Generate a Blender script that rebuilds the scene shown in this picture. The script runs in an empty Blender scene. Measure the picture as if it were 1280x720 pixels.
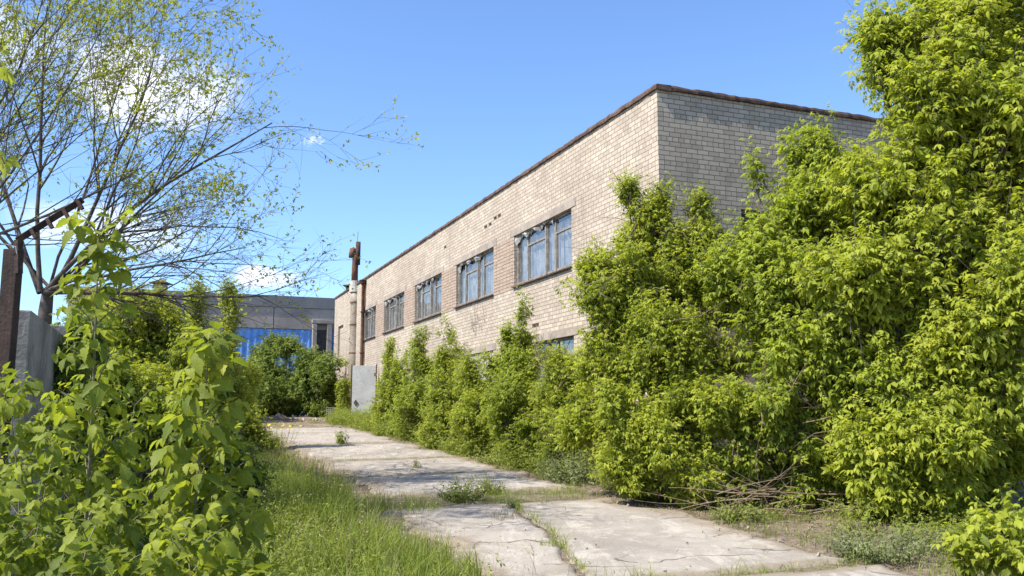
import bpy, math, random
import numpy as np

R = math.radians
sc = bpy.context.scene
COL = sc.collection

# ------------------------------------------------------------------ camera
FPX = 1100.0
TH = math.atan(155.0 / FPX)
CT, ST_ = math.cos(TH), math.sin(TH)
CAMZ = 1.6
cam = bpy.data.cameras.new('camera')
cam.sensor_fit = 'HORIZONTAL'
cam.sensor_width = 36.0
cam.lens = 36.0 * FPX / 1280.0
cam.clip_start = 0.05
cam.clip_end = 3000
camo = bpy.data.objects.new('camera', cam)
COL.objects.link(camo)
camo.location = (0, 0, CAMZ)
camo.rotation_euler = (R(90) + TH, 0, 0)
sc.camera = camo

# ------------------------------------------------------------------ light
# building axes: A runs along the long brick wall, B along its end face, N out of the long wall
CORNER = np.array([2.93, 17.05])
A = np.array([-.3661, .9306])
B = np.array([.9306, .3661])
N = np.array([-.9306, -.3661])
SUN_EL = R(51)
hs = N * 1.0 - A * 0.13                     # sun is left of the camera, a little behind it
hs = hs / np.linalg.norm(hs)
SUN = np.array([hs[0] * math.cos(SUN_EL), hs[1] * math.cos(SUN_EL), math.sin(SUN_EL)])
sl = bpy.data.lights.new('sun', 'SUN')
sl.energy = 4.5
sl.angle = R(0.53)
sl.color = (1.0, .95, .86)
so = bpy.data.objects.new('sun', sl)
COL.objects.link(so)
so.location = (-20, -10, 30)
from mathutils import Vector
so.rotation_euler = Vector(SUN).to_track_quat('Z', 'Y').to_euler()

world = bpy.data.worlds.new('World')
sc.world = world
world.use_nodes = True
wt = world.node_tree
wt.nodes.clear()


class NG:
    """small helper to write node graphs"""
    def __init__(s, tree):
        s.t = tree
    def n(s, typ, ins=None, **props):
        nd = s.t.nodes.new(typ)
        for k, v in props.items():
            setattr(nd, k, v)
        for k, v in (ins or {}).items():
            sock = nd.inputs[k]
            if isinstance(v, bpy.types.NodeSocket):
                s.t.links.new(v, sock)
            elif isinstance(v, bpy.types.Node):
                s.t.links.new(v.outputs[0], sock)
            else:
                sock.default_value = v
        return nd
    def math(s, op, a, b=0.0, clamp=False):
        nd = s.n('ShaderNodeMath', {0: a, 1: b}, operation=op, use_clamp=clamp)
        return nd.outputs[0]
    def mix(s, f, a, b, blend='MIX'):
        nd = s.t.nodes.new('ShaderNodeMix')
        nd.data_type = 'RGBA'
        nd.blend_type = blend
        for sock, v in ((nd.inputs[0], f), (nd.inputs[6], a), (nd.inputs[7], b)):
            if isinstance(v, bpy.types.NodeSocket):
                s.t.links.new(v, sock)
            else:
                sock.default_value = v if not (isinstance(v, tuple) and len(v) == 3) else (*v, 1)
        return nd.outputs[2]
    def noise(s, vec, scale, detail=4, rough=.55, dist=0.0):
        return s.n('ShaderNodeTexNoise', {'Vector': vec, 'Scale': scale, 'Detail': detail, 'Roughness': rough, 'Distortion': dist}).outputs[0]
    def ramp(s, f, lo, hi, a=0.0, b=1.0):
        nd = s.n('ShaderNodeMapRange', {0: f, 1: lo, 2: hi, 3: a, 4: b}, interpolation_type='SMOOTHSTEP')
        return nd.outputs[0]


g = NG(wt)
sky = g.n('ShaderNodeTexSky', sky_type='NISHITA', sun_disc=False, sun_elevation=SUN_EL,
          sun_rotation=math.atan2(hs[0], hs[1]), air_density=1.0, dust_density=0.35, ozone_density=2.5)
tc = g.n('ShaderNodeTexCoord')
sep = g.n('ShaderNodeSeparateXYZ', {0: tc.outputs['Generated']})
az = g.math('ARCTAN2', sep.outputs[0], sep.outputs[1])
el = g.math('ARCSINE', sep.outputs[2])
nz = g.noise(tc.outputs['Generated'], 11.0, 6, .62, .3)
nz2 = g.noise(tc.outputs['Generated'], 34.0, 4, .6, .2)
nsum = g.math('ADD', g.math('MULTIPLY', nz, .8), g.math('MULTIPLY', nz2, .3))
mask = None
# fair weather clouds: azimuth, elevation, half width, half height, softness
def cloud(ca, ce, wa, we, gain):
    dx = g.math('DIVIDE', g.math('SUBTRACT', az, ca), wa)
    dy = g.math('DIVIDE', g.math('SUBTRACT', el, ce), we)
    d2 = g.math('ADD', g.math('MULTIPLY', dx, dx), g.math('MULTIPLY', dy, dy))
    v = g.math('SUBTRACT', g.math('ADD', g.math('MULTIPLY', g.math('SUBTRACT', nsum, .55), 2.2), .95), d2)
    return g.math('MULTIPLY', g.ramp(v, .15, 1.1), gain)
for c in ((-.405, .335, .12, .062, 1.0), (-.60, .36, .16, .05, .8), (-.278, .147, .050, .018, 1.0),
          (-.42, .19, .12, .035, .55), (.52, .46, .10, .05, .9), (1.4, .3, .3, .08, 1.0), (-1.6, .25, .4, .09, 1.0), (2.8, .3, .4, .1, 1.0)):
    m = cloud(*c)
    mask = m if mask is None else g.math('MAXIMUM', mask, m)
skyc = g.mix(1.0, sky.outputs[0], (.83, .975, 1.18), 'MULTIPLY')
# one faint torn wisp
dx = g.math('DIVIDE', g.math('SUBTRACT', az, -.231), .016)
dy = g.math('DIVIDE', g.math('SUBTRACT', el, .299), .011)
nz3 = g.noise(tc.outputs['Generated'], 95.0, 5, .65, .8)
wv_ = g.math('SUBTRACT', g.math('ADD', g.math('MULTIPLY', g.math('SUBTRACT', nz3, .5), 4.0), .75), g.math('ADD', g.math('MULTIPLY', dx, dx), g.math('MULTIPLY', dy, dy)))
mask = g.math('MAXIMUM', mask, g.math('MULTIPLY', g.ramp(wv_, .1, 1.3), .75))
skyc = g.mix(mask, skyc, (6.6, 6.8, 7.2))
bg = g.n('ShaderNodeBackground', {'Color': skyc, 'Strength': 0.122})
g.n('ShaderNodeOutputWorld', {0: bg.outputs[0]})

sc.view_settings.view_transform = 'Standard'
sc.view_settings.look = 'None'
sc.view_settings.exposure = 0.92
sc.view_settings.gamma = 1.0
sc.view_settings.use_curve_mapping = False
sc.cycles.max_bounces = 7
sc.cycles.diffuse_bounces = 4
sc.cycles.glossy_bounces = 3
sc.cycles.transmission_bounces = 5
sc.cycles.transparent_max_bounces = 6
sc.cycles.use_denoising = True

# ------------------------------------------------------------------ place helpers
def at(px, py, Y):
    """point at depth Y on the sight line of a spot of the survey photo"""
    u = (px - 640) / FPX
    v = (360 - py) / FPX
    d = np.array([u, CT - v * ST_, ST_ + v * CT])
    p = d * (Y / d[1])
    p[2] += CAMZ
    return p

def st(s, t, z=0.0):
    """building coordinates -> world"""
    p = CORNER + A * s + N * t
    return np.array([p[0], p[1], z])

def on_t(px, t):
    """XY where the sight line of column px meets the line t = const beside the wall"""
    r = at(px, 515, 1.0)
    o = CORNER + N * t
    M = np.array([[r[0], -A[0]], [1.0, -A[1]]])
    k, s = np.linalg.solve(M, o)
    return float(k), float(s)

def snoise(x, y, z=0.0, f=1.0, seed=0.0):
    x, y, z = np.asarray(x) * f, np.asarray(y) * f, np.asarray(z) * f
    return (np.sin(1.7 * x + 2.3 * y + 1.1 * z + seed) + np.sin(-2.1 * x + 1.3 * y + 1.9 * z + 1.7 + seed * 1.3)
            + np.sin(1.2 * x - 2.7 * y - 2.2 * z + 4.1 + seed * .7) + np.sin(3.1 * x + .7 * y + 2.8 * z + 2.9 + seed * 2.1)) / 4.0

def ground_base(x, y):
    return 1.35 * np.clip((np.asarray(y) - 9) / 37, 0, 1)

def ground_z(x, y):
    x, y = np.asarray(x, float), np.asarray(y, float)
    return ground_base(x, y) + .022 * snoise(x, y, 0, 1.3) + .012 * snoise(x, y, 0, 4.1, 2)

def gpx(px, py):
    """where the sight line meets the ground"""
    d = at(px, py, 1.0) - np.array([0, 0, CAMZ])
    Ys = np.arange(3, 140, .02)
    hit = np.nonzero(CAMZ + d[2] * Ys < ground_base(0, Ys))[0]
    Y = Ys[hit[0]] if len(hit) else 140.
    return np.array([d[0] * Y, Y, float(ground_z(d[0] * Y, Y))])

# ------------------------------------------------------------------ object helpers
def tag(o, label=None, cat=None, group=None, kind=None):
    if label: o['label'] = label
    if cat: o['category'] = cat
    if group: o['group'] = group
    if kind: o['kind'] = kind
    return o

def empty(name, loc, label, cat, group=None):
    o = bpy.data.objects.new(name, None)
    o.empty_display_size = .2
    COL.objects.link(o)
    o.location = tuple(float(v) for v in loc)
    return tag(o, label, cat, group)

def link_mesh(name, me, mat, parent=None):
    o = bpy.data.objects.new(name, me)
    COL.objects.link(o)
    if mat is not None:
        me.materials.append(mat)
    if parent is not None:
        o.parent = parent
        lx = parent
        off = np.zeros(3)
        while lx is not None:
            off += np.array(lx.location)
            lx = lx.parent
        me.transform(__import__('mathutils').Matrix.Translation((-off[0], -off[1], -off[2])))
    return o

def np_mesh(name, V, F, tone=None, smooth=False):
    """mesh from (n,3) verts and a list of (m,k) face arrays"""
    me = bpy.data.meshes.new(name)
    V = np.asarray(V, np.float32)
    me.vertices.add(len(V))
    me.vertices.foreach_set('co', V.ravel())
    F = [np.asarray(f, np.int32) for f in F if len(f)]
    loops = np.concatenate([f.ravel() for f in F])
    sizes = np.concatenate([np.full(len(f), f.shape[1], np.int32) for f in F])
    starts = np.concatenate([[0], np.cumsum(sizes)[:-1]]).astype(np.int32)
    me.loops.add(len(loops))
    me.loops.foreach_set('vertex_index', loops)
    me.polygons.add(len(sizes))
    me.polygons.foreach_set('loop_start', starts)
    try:
        me.polygons.foreach_set('loop_total', sizes)
    except Exception:
        pass
    me.update(calc_edges=True)
    me.validate()
    if tone is not None:
        at_ = me.attributes.new('tone', 'FLOAT', 'POINT')
        at_.data.foreach_set('value', np.asarray(tone, np.float32))
    me.polygons.foreach_set('use_smooth', np.full(len(me.polygons), smooth))
    return me


class MB:
    """collects boxes, prisms and tubes into ONE mesh"""
    def __init__(s):
        s.v, s.f = [], []
    def add(s, verts, faces):
        o = len(s.v)
        s.v += [tuple(map(float, p)) for p in verts]
        s.f += [tuple(i + o for i in f) for f in faces]
    def box(s, c, ex, ey, ez):
        """centre and three half-axis vectors"""
        c, ex, ey, ez = map(np.asarray, (c, ex, ey, ez))
        vs = [c + i * ex + j * ey + k * ez for k in (-1, 1) for j in (-1, 1) for i in (-1, 1)]
        s.add(vs, [(0, 2, 3, 1), (4, 5, 7, 6), (0, 1, 5, 4), (2, 6, 7, 3), (0, 4, 6, 2), (1, 3, 7, 5)])
    def wbox(s, s0, s1, t0, t1, z0, z1):
        """box in building coordinates"""
        c = st((s0 + s1) / 2, (t0 + t1) / 2, (z0 + z1) / 2)
        s.box(c, np.array([*A, 0]) * abs(s1 - s0) / 2, np.array([*N, 0]) * abs(t1 - t0) / 2, (0, 0, abs(z1 - z0) / 2))
    def quad(s, a, b, c, d):
        s.add([a, b, c, d], [(0, 1, 2, 3)])
    def tube(s, pts, radii, sides=6, cap=True):
        pts = [np.asarray(p, float) for p in pts]
        rings = []
        ref = np.array([.31, .17, .93])
        for i, p in enumerate(pts):
            d = pts[min(i + 1, len(pts) - 1)] - pts[max(i - 1, 0)]
            d = d / (np.linalg.norm(d) + 1e-9)
            u = np.cross(d, ref)
            if np.linalg.norm(u) < .05:
                u = np.cross(d, [1, 0, 0])
            u /= np.linalg.norm(u)
            w = np.cross(d, u)
            r = radii[i] if hasattr(radii, '__len__') else radii
            rings.append([p + r * (u * math.cos(2 * math.pi * k / sides) + w * math.sin(2 * math.pi * k / sides)) for k in range(sides)])
        vs = [q for r_ in rings for q in r_]
        fs = []
        for i in range(len(pts) - 1):
            for k in range(sides):
                a, b = i * sides + k, i * sides + (k + 1) % sides
                fs.append((a, b, b + sides, a + sides))
        if cap:
            fs.append(tuple(range(sides))[::-1])
            fs.append(tuple(range((len(pts) - 1) * sides, len(pts) * sides)))
        s.add(vs, fs)
    def build(s, name, mat, parent=None, smooth=False, bevel=0.0):
        me = bpy.data.meshes.new(name)
        me.from_pydata(s.v, [], s.f)
        me.validate()
        me.update()
        if smooth:
            me.polygons.foreach_set('use_smooth', np.full(len(me.polygons), True))
        o = link_mesh(name, me, mat, parent)
        if bevel:
            m = o.modifiers.new('bevel', 'BEVEL')
            m.width = bevel
            m.segments = 2
            m.limit_method = 'ANGLE'
        return o

# ------------------------------------------------------------------ materials
def new_mat(name):
    m = bpy.data.materials.new(name)
    m.use_nodes = True
    m.node_tree.nodes.clear()
    return m, NG(m.node_tree)

def finish(G, color, rough=.8, bump=None, bstr=.3, bdist=.01, metal=0.0, spec=.3):
    ins = {'Base Color': color if not isinstance(color, tuple) else (*color, 1), 'Roughness': rough, 'Metallic': metal, 'Specular IOR Level': spec}
    p = G.n('ShaderNodeBsdfPrincipled', ins)
    if bump is not None:
        b = G.n('ShaderNodeBump', {'Height': bump, 'Strength': bstr, 'Distance': bdist})
        G.t.links.new(b.outputs[0], p.inputs['Normal'])
    G.n('ShaderNodeOutputMaterial', {0: p.outputs[0]})
    return p

def mottled(name, c1, c2, scale=3.0, rough=.85, fine=40.0, bstr=.35, c3=None, metal=0.0, spec=.25, lo=.38, hi=.62):
    m, G = new_mat(name)
    t = G.n('ShaderNodeTexCoord').outputs['Object']
    n1 = G.noise(t, scale, 6, .6, .4)
    n2 = G.noise(t, fine, 4, .6)
    c = G.mix(G.ramp(n1, lo, hi), c1, c2)
    if c3:
        n3 = G.noise(t, scale * 2.3, 5, .65, .8)
        c = G.mix(G.ramp(n3, .55, .68), c, c3)
    c = G.mix(G.math('MULTIPLY', n2, .35), c, (.03, .027, .022), 'MIX') if False else G.mix(.35, c, G.n('ShaderNodeCombineColor', {0: n2, 1: n2, 2: n2}).outputs[0], 'OVERLAY')
    finish(G, c, rough, n2, bstr, .01, metal, spec)
    return m

def brick_mat(name, c1, c2, mort, bands=True):
    m, G = new_mat(name)
    uv = G.n('ShaderNodeUVMap').outputs[0]
    wob = G.noise(uv, 9.0, 2, .5)
    wv = G.n('ShaderNodeCombineXYZ', {0: G.math('MULTIPLY', G.math('SUBTRACT', wob, .5), .018), 1: G.math('MULTIPLY', G.math('SUBTRACT', G.noise(uv, 7.0, 2, .5), .5), .016)})
    vec = G.n('ShaderNodeVectorMath', {0: uv, 1: wv.outputs[0]}, operation='ADD').outputs[0]
    bt = G.n('ShaderNodeTexBrick', {'Vector': vec, 'Color1': (0, 0, 0, 1), 'Color2': (1, 1, 1, 1), 'Mortar': (.5, .5, .5, 1), 'Scale': 1.0,
             'Mortar Size': .0075, 'Mortar Smooth': .25, 'Bias': 0.0, 'Brick Width': .262, 'Row Height': .1}, offset=.5, offset_frequency=2, squash=.52, squash_frequency=5)
    fac = bt.outputs['Fac']
    rnd = G.n('ShaderNodeSeparateColor', {0: bt.outputs['Color']}).outputs[0]
    big = G.noise(uv, .35, 5, .6, .5)
    med = G.noise(uv, 2.6, 5, .6)
    fin = G.noise(uv, 60., 3, .6)
    c = G.mix(rnd, c1, c2)
    c = G.mix(G.math('MULTIPLY', G.ramp(big, .42, .7), .45), c, (.30, .235, .185))
    c = G.mix(G.math('MULTIPLY', G.ramp(med, .52, .75), .35), c, (.56, .49, .42))
    # grime runs down the brickwork
    stv = G.n('ShaderNodeVectorMath', {0: uv, 1: (1.6, .16, 1)}, operation='MULTIPLY').outputs[0]
    c = G.mix(G.math('MULTIPLY', G.ramp(G.noise(stv, 1.6, 5, .6), .50, .72), .5), c, (.27, .225, .185))
    c = G.mix(.25, c, G.n('ShaderNodeCombineColor', {0: fin, 1: fin, 2: fin}).outputs[0], 'OVERLAY')
    c = G.mix(fac, c, mort)
    h = G.math('ADD', G.math('MULTIPLY', G.math('SUBTRACT', 1.0, fac), 1.0), G.math('MULTIPLY', fin, .25))
    h = G.math('ADD', h, G.math('MULTIPLY', rnd, .35))
    finish(G, c, .92, h, .9, .011, 0, .15)
    return m

def leaf_mat(name, c_dark, c_light, c_tip, trans=.4, rough=.5, veins=False):
    m, G = new_mat(name)
    tone = G.n('ShaderNodeAttribute', attribute_name='tone').outputs['Fac']
    t = G.n('ShaderNodeTexCoord').outputs['Object']
    n = G.noise(t, 1.4, 3, .5)
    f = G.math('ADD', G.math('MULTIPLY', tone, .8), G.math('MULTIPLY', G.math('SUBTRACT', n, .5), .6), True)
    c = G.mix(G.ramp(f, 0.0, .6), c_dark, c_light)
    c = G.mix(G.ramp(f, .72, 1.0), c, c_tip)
    bump = None
    if veins:
        sp = G.n('ShaderNodeSeparateXYZ', {0: G.n('ShaderNodeAttribute', attribute_name='blade').outputs['Vector']})
        ay = G.math('ABSOLUTE', sp.outputs[1])
        rib = G.ramp(ay, .004, .022, 1.0, 0.0)
        side = G.math('SINE', G.math('MULTIPLY', G.math('SUBTRACT', sp.outputs[0], G.math('MULTIPLY', ay, 1.1)), 52.0))
        side = G.ramp(side, .72, 1.0)
        vein = G.math('MAXIMUM', rib, G.math('MULTIPLY', side, .55))
        n5 = G.noise(t, 45., 4, .6)
        c = G.mix(G.math('MULTIPLY', vein, .38), c, (.40, .43, .12))
        c = G.mix(G.math('MULTIPLY', G.ramp(n5, .55, .8), .35), c, (.10, .10, .02))
        bump = G.n('ShaderNodeBump', {'Height': G.math('SUBTRACT', n5, G.math('MULTIPLY', vein, .7)), 'Strength': .5, 'Distance': .004})
    p = G.n('ShaderNodeBsdfPrincipled', {'Base Color': c, 'Roughness': rough, 'Specular IOR Level': .22})
    if bump:
        G.t.links.new(bump.outputs[0], p.inputs['Normal'])
    tr = G.n('ShaderNodeBsdfTranslucent', {'Color': G.mix(1.0, c, (1.25, 1.25, .62), 'MULTIPLY')})
    mx = G.n('ShaderNodeMixShader', {0: trans, 1: p.outputs[0], 2: tr.outputs[0]})
    G.n('ShaderNodeOutputMaterial', {0: mx.outputs[0]})
    return m

M = {}
M['brick'] = brick_mat('silicate_brick', (.395, .325, .25), (.535, .45, .35), (.19, .155, .122))
M['pier'] = mottled('split_face_brick', (.48, .365, .28), (.42, .32, .245), 5.0, .92, 30.0, .6)
M['coping'] = mottled('rusted_coping', (.085, .05, .036), (.15, .095, .068), 2.5, .8, 30.0, .8, c3=(.055, .045, .042))
M['lintel'] = mottled('cast_concrete_lintel', (.36, .30, .245), (.27, .225, .185), 2.0, .9, 45.0, .4)
M['wood'] = mottled('weathered_wood_frame', (.26, .235, .20), (.16, .14, .12), 6.0, .9, 60.0, .5, c3=(.36, .34, .31))
M['curtain'] = mottled('faded_curtain', (.44, .42, .39), (.24, .23, .22), 3.0, .95, 30.0, .2)
M['rust'] = mottled('rusty_iron', (.16, .075, .045), (.09, .05, .036), 5.0, .85, 40.0, .6, c3=(.24, .12, .06))
M['darkrust'] = mottled('dark_rusty_iron', (.055, .030, .024), (.085, .045, .033), 5.0, .85, 40.0, .6, c3=(.04, .028, .026))
M['postiron'] = mottled('old_painted_iron', (.034, .024, .020), (.055, .036, .028), 4.0, .85, 40.0, .6, c3=(.075, .05, .036))
M['zinc'] = mottled('galvanised_jacket', (.31, .27, .21), (.25, .195, .14), 2.2, .6, 20.0, .3, c3=(.23, .12, .06), spec=.4)
M['zinc2'] = mottled('clean_jacket', (.46, .44, .40), (.38, .34, .29), 2.0, .6, 20.0, .3, c3=(.30, .2, .13), spec=.4)
M['sheet'] = mottled('painted_steel_sheet', (.50, .49, .46), (.42, .405, .375), 1.3, .55, 20.0, .1, c3=(.36, .31, .25), spec=.4)
M['fence'] = mottled('rough_concrete', (.30, .275, .235), (.17, .155, .13), 2.2, .95, 26.0, .9, c3=(.27, .25, .22))
M['bconc'] = mottled('stained_concrete_band', (.36, .315, .27), (.27, .235, .205), .6, .95, 12.0, .4, c3=(.24, .20, .17))
M['fascia'] = mottled('grey_roof_fascia', (.20, .195, .19), (.17, .165, .165), .5, .7, 12.0, .2)
M['blue'] = mottled('blue_corrugated_sheet', (.11, .29, .66), (.13, .32, .70), .7, .55, 9.0, .15, c3=(.18, .35, .66), spec=.4)
M['bark'] = mottled('grey_brown_bark', (.10, .08, .062), (.17, .14, .115), 6.0, .95, 50.0, .8)
M['bark_dark'] = mottled('dark_bark', (.075, .062, .052), (.125, .105, .088), 6.0, .95, 50.0, .8)
M['stem'] = mottled('green_grey_stem', (.16, .15, .09), (.22, .20, .14), 8.0, .8, 50.0, .3)
M['deadwood'] = mottled('dry_wood', (.30, .215, .145), (.22, .15, .10), 7.0, .9, 60.0, .4, c3=(.36, .28, .2))
M['crate'] = mottled('grey_plastic', (.24, .24, .235), (.19, .19, .185), 4.0, .6, 30.0, .1)
M['rubble'] = mottled('rubble_soil', (.20, .14, .10), (.12, .085, .062), 3.0, .98, 22.0, .9, c3=(.28, .22, .17))
M['bitumen'] = mottled('bitumen_roof', (.06, .058, .055), (.045, .043, .042), 2.0, .9, 30.0, .4)
M['film'] = mottled('torn_plastic_film', (.34, .33, .31), (.25, .24, .22), 9.0, .5, 30.0, .3)
M['mark_and_shade'] = mottled('dark_mark_and_shade', (.06, .055, .05), (.09, .08, .075), 9.0, .7, 30.0, .1)  # dark paint of the diamond, also the painted shade in the hall portal
M['petal'] = mottled('yellow_petals', (.72, .50, .02), (.80, .60, .03), 9.0, .6, 30.0, .1)
M['pale_render'] = mottled('pale_plaster', (.50, .46, .42), (.40, .36, .32), 1.6, .95, 30.0, .3)

m, G = new_mat('window_glass')
t = G.n('ShaderNodeTexCoord').outputs['Object']
gl = G.n('ShaderNodeBsdfGlossy', {'Color': (.84, .85, .84, 1), 'Roughness': .04})
bp = G.n('ShaderNodeBump', {'Height': G.noise(t, 1.8, 2, .5), 'Strength': .08, 'Distance': .05})
G.t.links.new(bp.outputs[0], gl.inputs['Normal'])
tp = G.n('ShaderNodeBsdfTransparent', {'Color': (.82, .86, .88, 1)})
dirt = G.n('ShaderNodeBsdfDiffuse', {'Color': (.27, .26, .24, 1)})
fr = G.n('ShaderNodeFresnel', {'IOR': 1.55})
mx = G.n('ShaderNodeMixShader', {0: G.math('ADD', G.math('MULTIPLY', fr.outputs[0], .32), .015), 1: tp.outputs[0], 2: gl.outputs[0]})
mx2 = G.n('ShaderNodeMixShader', {0: G.ramp(G.noise(t, 5.0, 6, .7), .40, .75, .16, .5), 1: mx.outputs[0], 2: dirt.outputs[0]})
G.n('ShaderNodeOutputMaterial', {0: mx2.outputs[0]})
M['glass'] = m

M['leaf_ash'] = leaf_mat('ash_maple_leaf', (.165, .205, .024), (.40, .44, .052), (.52, .51, .075), .52)
M['leaf_wall'] = leaf_mat('wall_shrub_leaf', (.16, .205, .026), (.38, .42, .052), (.48, .48, .085), .52)
M['leaf_green'] = leaf_mat('green_maple_leaf', (.15, .195, .024), (.365, .42, .052), (.48, .48, .08), .52)
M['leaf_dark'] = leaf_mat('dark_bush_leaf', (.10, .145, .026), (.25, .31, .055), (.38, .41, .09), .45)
M['leaf_near'] = leaf_mat('sapling_leaf', (.135, .18, .022), (.32, .36, .042), (.56, .49, .04), .52, .5, True)
M['leaf_mid'] = leaf_mat('mid_bush_leaf', (.17, .21, .024), (.41, .45, .052), (.50, .50, .08), .5)
M['leaf_spring'] = leaf_mat('spring_leaf', (.17, .20, .02), (.36, .38, .04), (.48, .47, .07), .5)
M['weed'] = leaf_mat('weed_leaf', (.12, .15, .026), (.27, .31, .055), (.40, .41, .11), .42, .6)
M['weed_grey'] = leaf_mat('grey_weed_leaf', (.12, .145, .055), (.25, .28, .11), (.38, .39, .19), .36, .65)
M['grass'] = leaf_mat('grass_blade', (.115, .155, .025), (.27, .325, .06), (.48, .45, .2), .45, .5)
M['straw'] = leaf_mat('straw', (.20, .15, .085), (.36, .29, .17), (.50, .42, .27), .2, .8)

# ground and road
m, G = new_mat('dry_soil')
t = G.n('ShaderNodeTexCoord').outputs['Object']
n1, n2, n3 = G.noise(t, .7, 6, .6, .4), G.noise(t, 7., 6, .65, .5), G.noise(t, 60., 4, .65)
c = G.mix(G.ramp(n1, .38, .62), (.235, .185, .130), (.17, .13, .09))
c = G.mix(G.ramp(n2, .45, .7), c, (.31, .255, .185))
c = G.mix(G.math('MULTIPLY', G.ramp(G.noise(t, 1.1, 5, .6), .5, .66), .6), c, (.085, .095, .035))
c = G.mix(.5, c, G.n('ShaderNodeCombineColor', {0: n3, 1: n3, 2: n3}).outputs[0], 'OVERLAY')
finish(G, c, .98, G.math('ADD', n2, n3), .8, .03, 0, .1)
M['soil'] = m

m, G = new_mat('old_concrete')
t = G.n('ShaderNodeTexCoord').outputs['Object']
n1, n2, n3 = G.noise(t, .55, 6, .62, .6), G.noise(t, 3.2, 7, .66, .8), G.noise(t, 45., 5, .7)
c = G.mix(G.ramp(n1, .36, .64), (.36, .315, .262), (.275, .240, .20))
c = G.mix(G.math('MULTIPLY', G.ramp(n2, .5, .68), .8), c, (.44, .39, .325))
sv = G.n('ShaderNodeMapping', {'Vector': t, 'Rotation': (0, 0, -.37), 'Scale': (1.7, .35, 1)}).outputs[0]
c = G.mix(G.math('MULTIPLY', G.ramp(G.noise(sv, 2.0, 6, .65, .4), .53, .66), .6), c, (.485, .43, .36))
c = G.mix(G.math('MULTIPLY', G.ramp(G.noise(t, 1.3, 6, .7, .9), .58, .72), .55), c, (.22, .185, .155))
vc = G.n('ShaderNodeTexVoronoi', {'Vector': G.n('ShaderNodeVectorMath', {0: t, 1: G.n('ShaderNodeTexNoise', {'Vector': t, 'Scale': 1.2, 'Detail': 5.0}).outputs['Color']}, operation='ADD').outputs[0], 'Scale': .62}, feature='DISTANCE_TO_EDGE')
crack = G.ramp(vc.outputs['Distance'], .004, .017, 1.0, 0.0)
crack = G.math('MULTIPLY', crack, G.ramp(G.noise(t, .9, 2), .48, .58))
c = G.mix(G.math('MULTIPLY', crack, .8), c, (.10, .08, .06))
# blown soil lies on the slabs, most along their edges
tn_ = G.n('ShaderNodeAttribute', attribute_name='tone').outputs['Fac']
nd_ = G.noise(t, 2.3, 7, .7, .6)
dm = G.ramp(G.math('ADD', G.math('MULTIPLY', tn_, .55), G.math('MULTIPLY', nd_, .8)), .47, .74)
c = G.mix(G.math('MULTIPLY', dm, .85), c, G.mix(G.noise(t, 9., 4, .6), (.20, .155, .11), (.30, .245, .18)))
c = G.mix(.5, c, G.n('ShaderNodeCombineColor', {0: n3, 1: n3, 2: n3}).outputs[0], 'OVERLAY')
finish(G, c, .95, G.math('SUBTRACT', G.math('ADD', G.math('MULTIPLY', n2, .6), G.math('MULTIPLY', n3, .5)), crack), .6, .02, 0, .15)
M['concrete'] = m

# ------------------------------------------------------------------ ground and road
def axis(lo, hi, a, b, step, coarse):
    return np.unique(np.round(np.concatenate([np.arange(lo, a, coarse), np.arange(a, b, step), np.arange(b, hi + 1, coarse)]), 3))

xs, ys = axis(-300, 300, -13, 10, .16, 20.), axis(-120, 500, 3, 52, .2, 20.)
XX, YY = np.meshgrid(xs, ys)
ZZ = ground_z(XX, YY) + .02 * snoise(XX, YY, 0, 9.3, 4) * (np.abs(YY - 20) < 30)
nx, ny = len(xs), len(ys)
idx = np.arange(nx * ny).reshape(ny, nx)
F = np.stack([idx[:-1, :-1], idx[:-1, 1:], idx[1:, 1:], idx[1:, :-1]], -1).reshape(-1, 4)
ground = link_mesh('ground', np_mesh('ground', np.stack([XX, YY, ZZ], -1).reshape(-1, 3), [F], smooth=True), M['soil'])
tag(ground, kind='structure')

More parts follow.
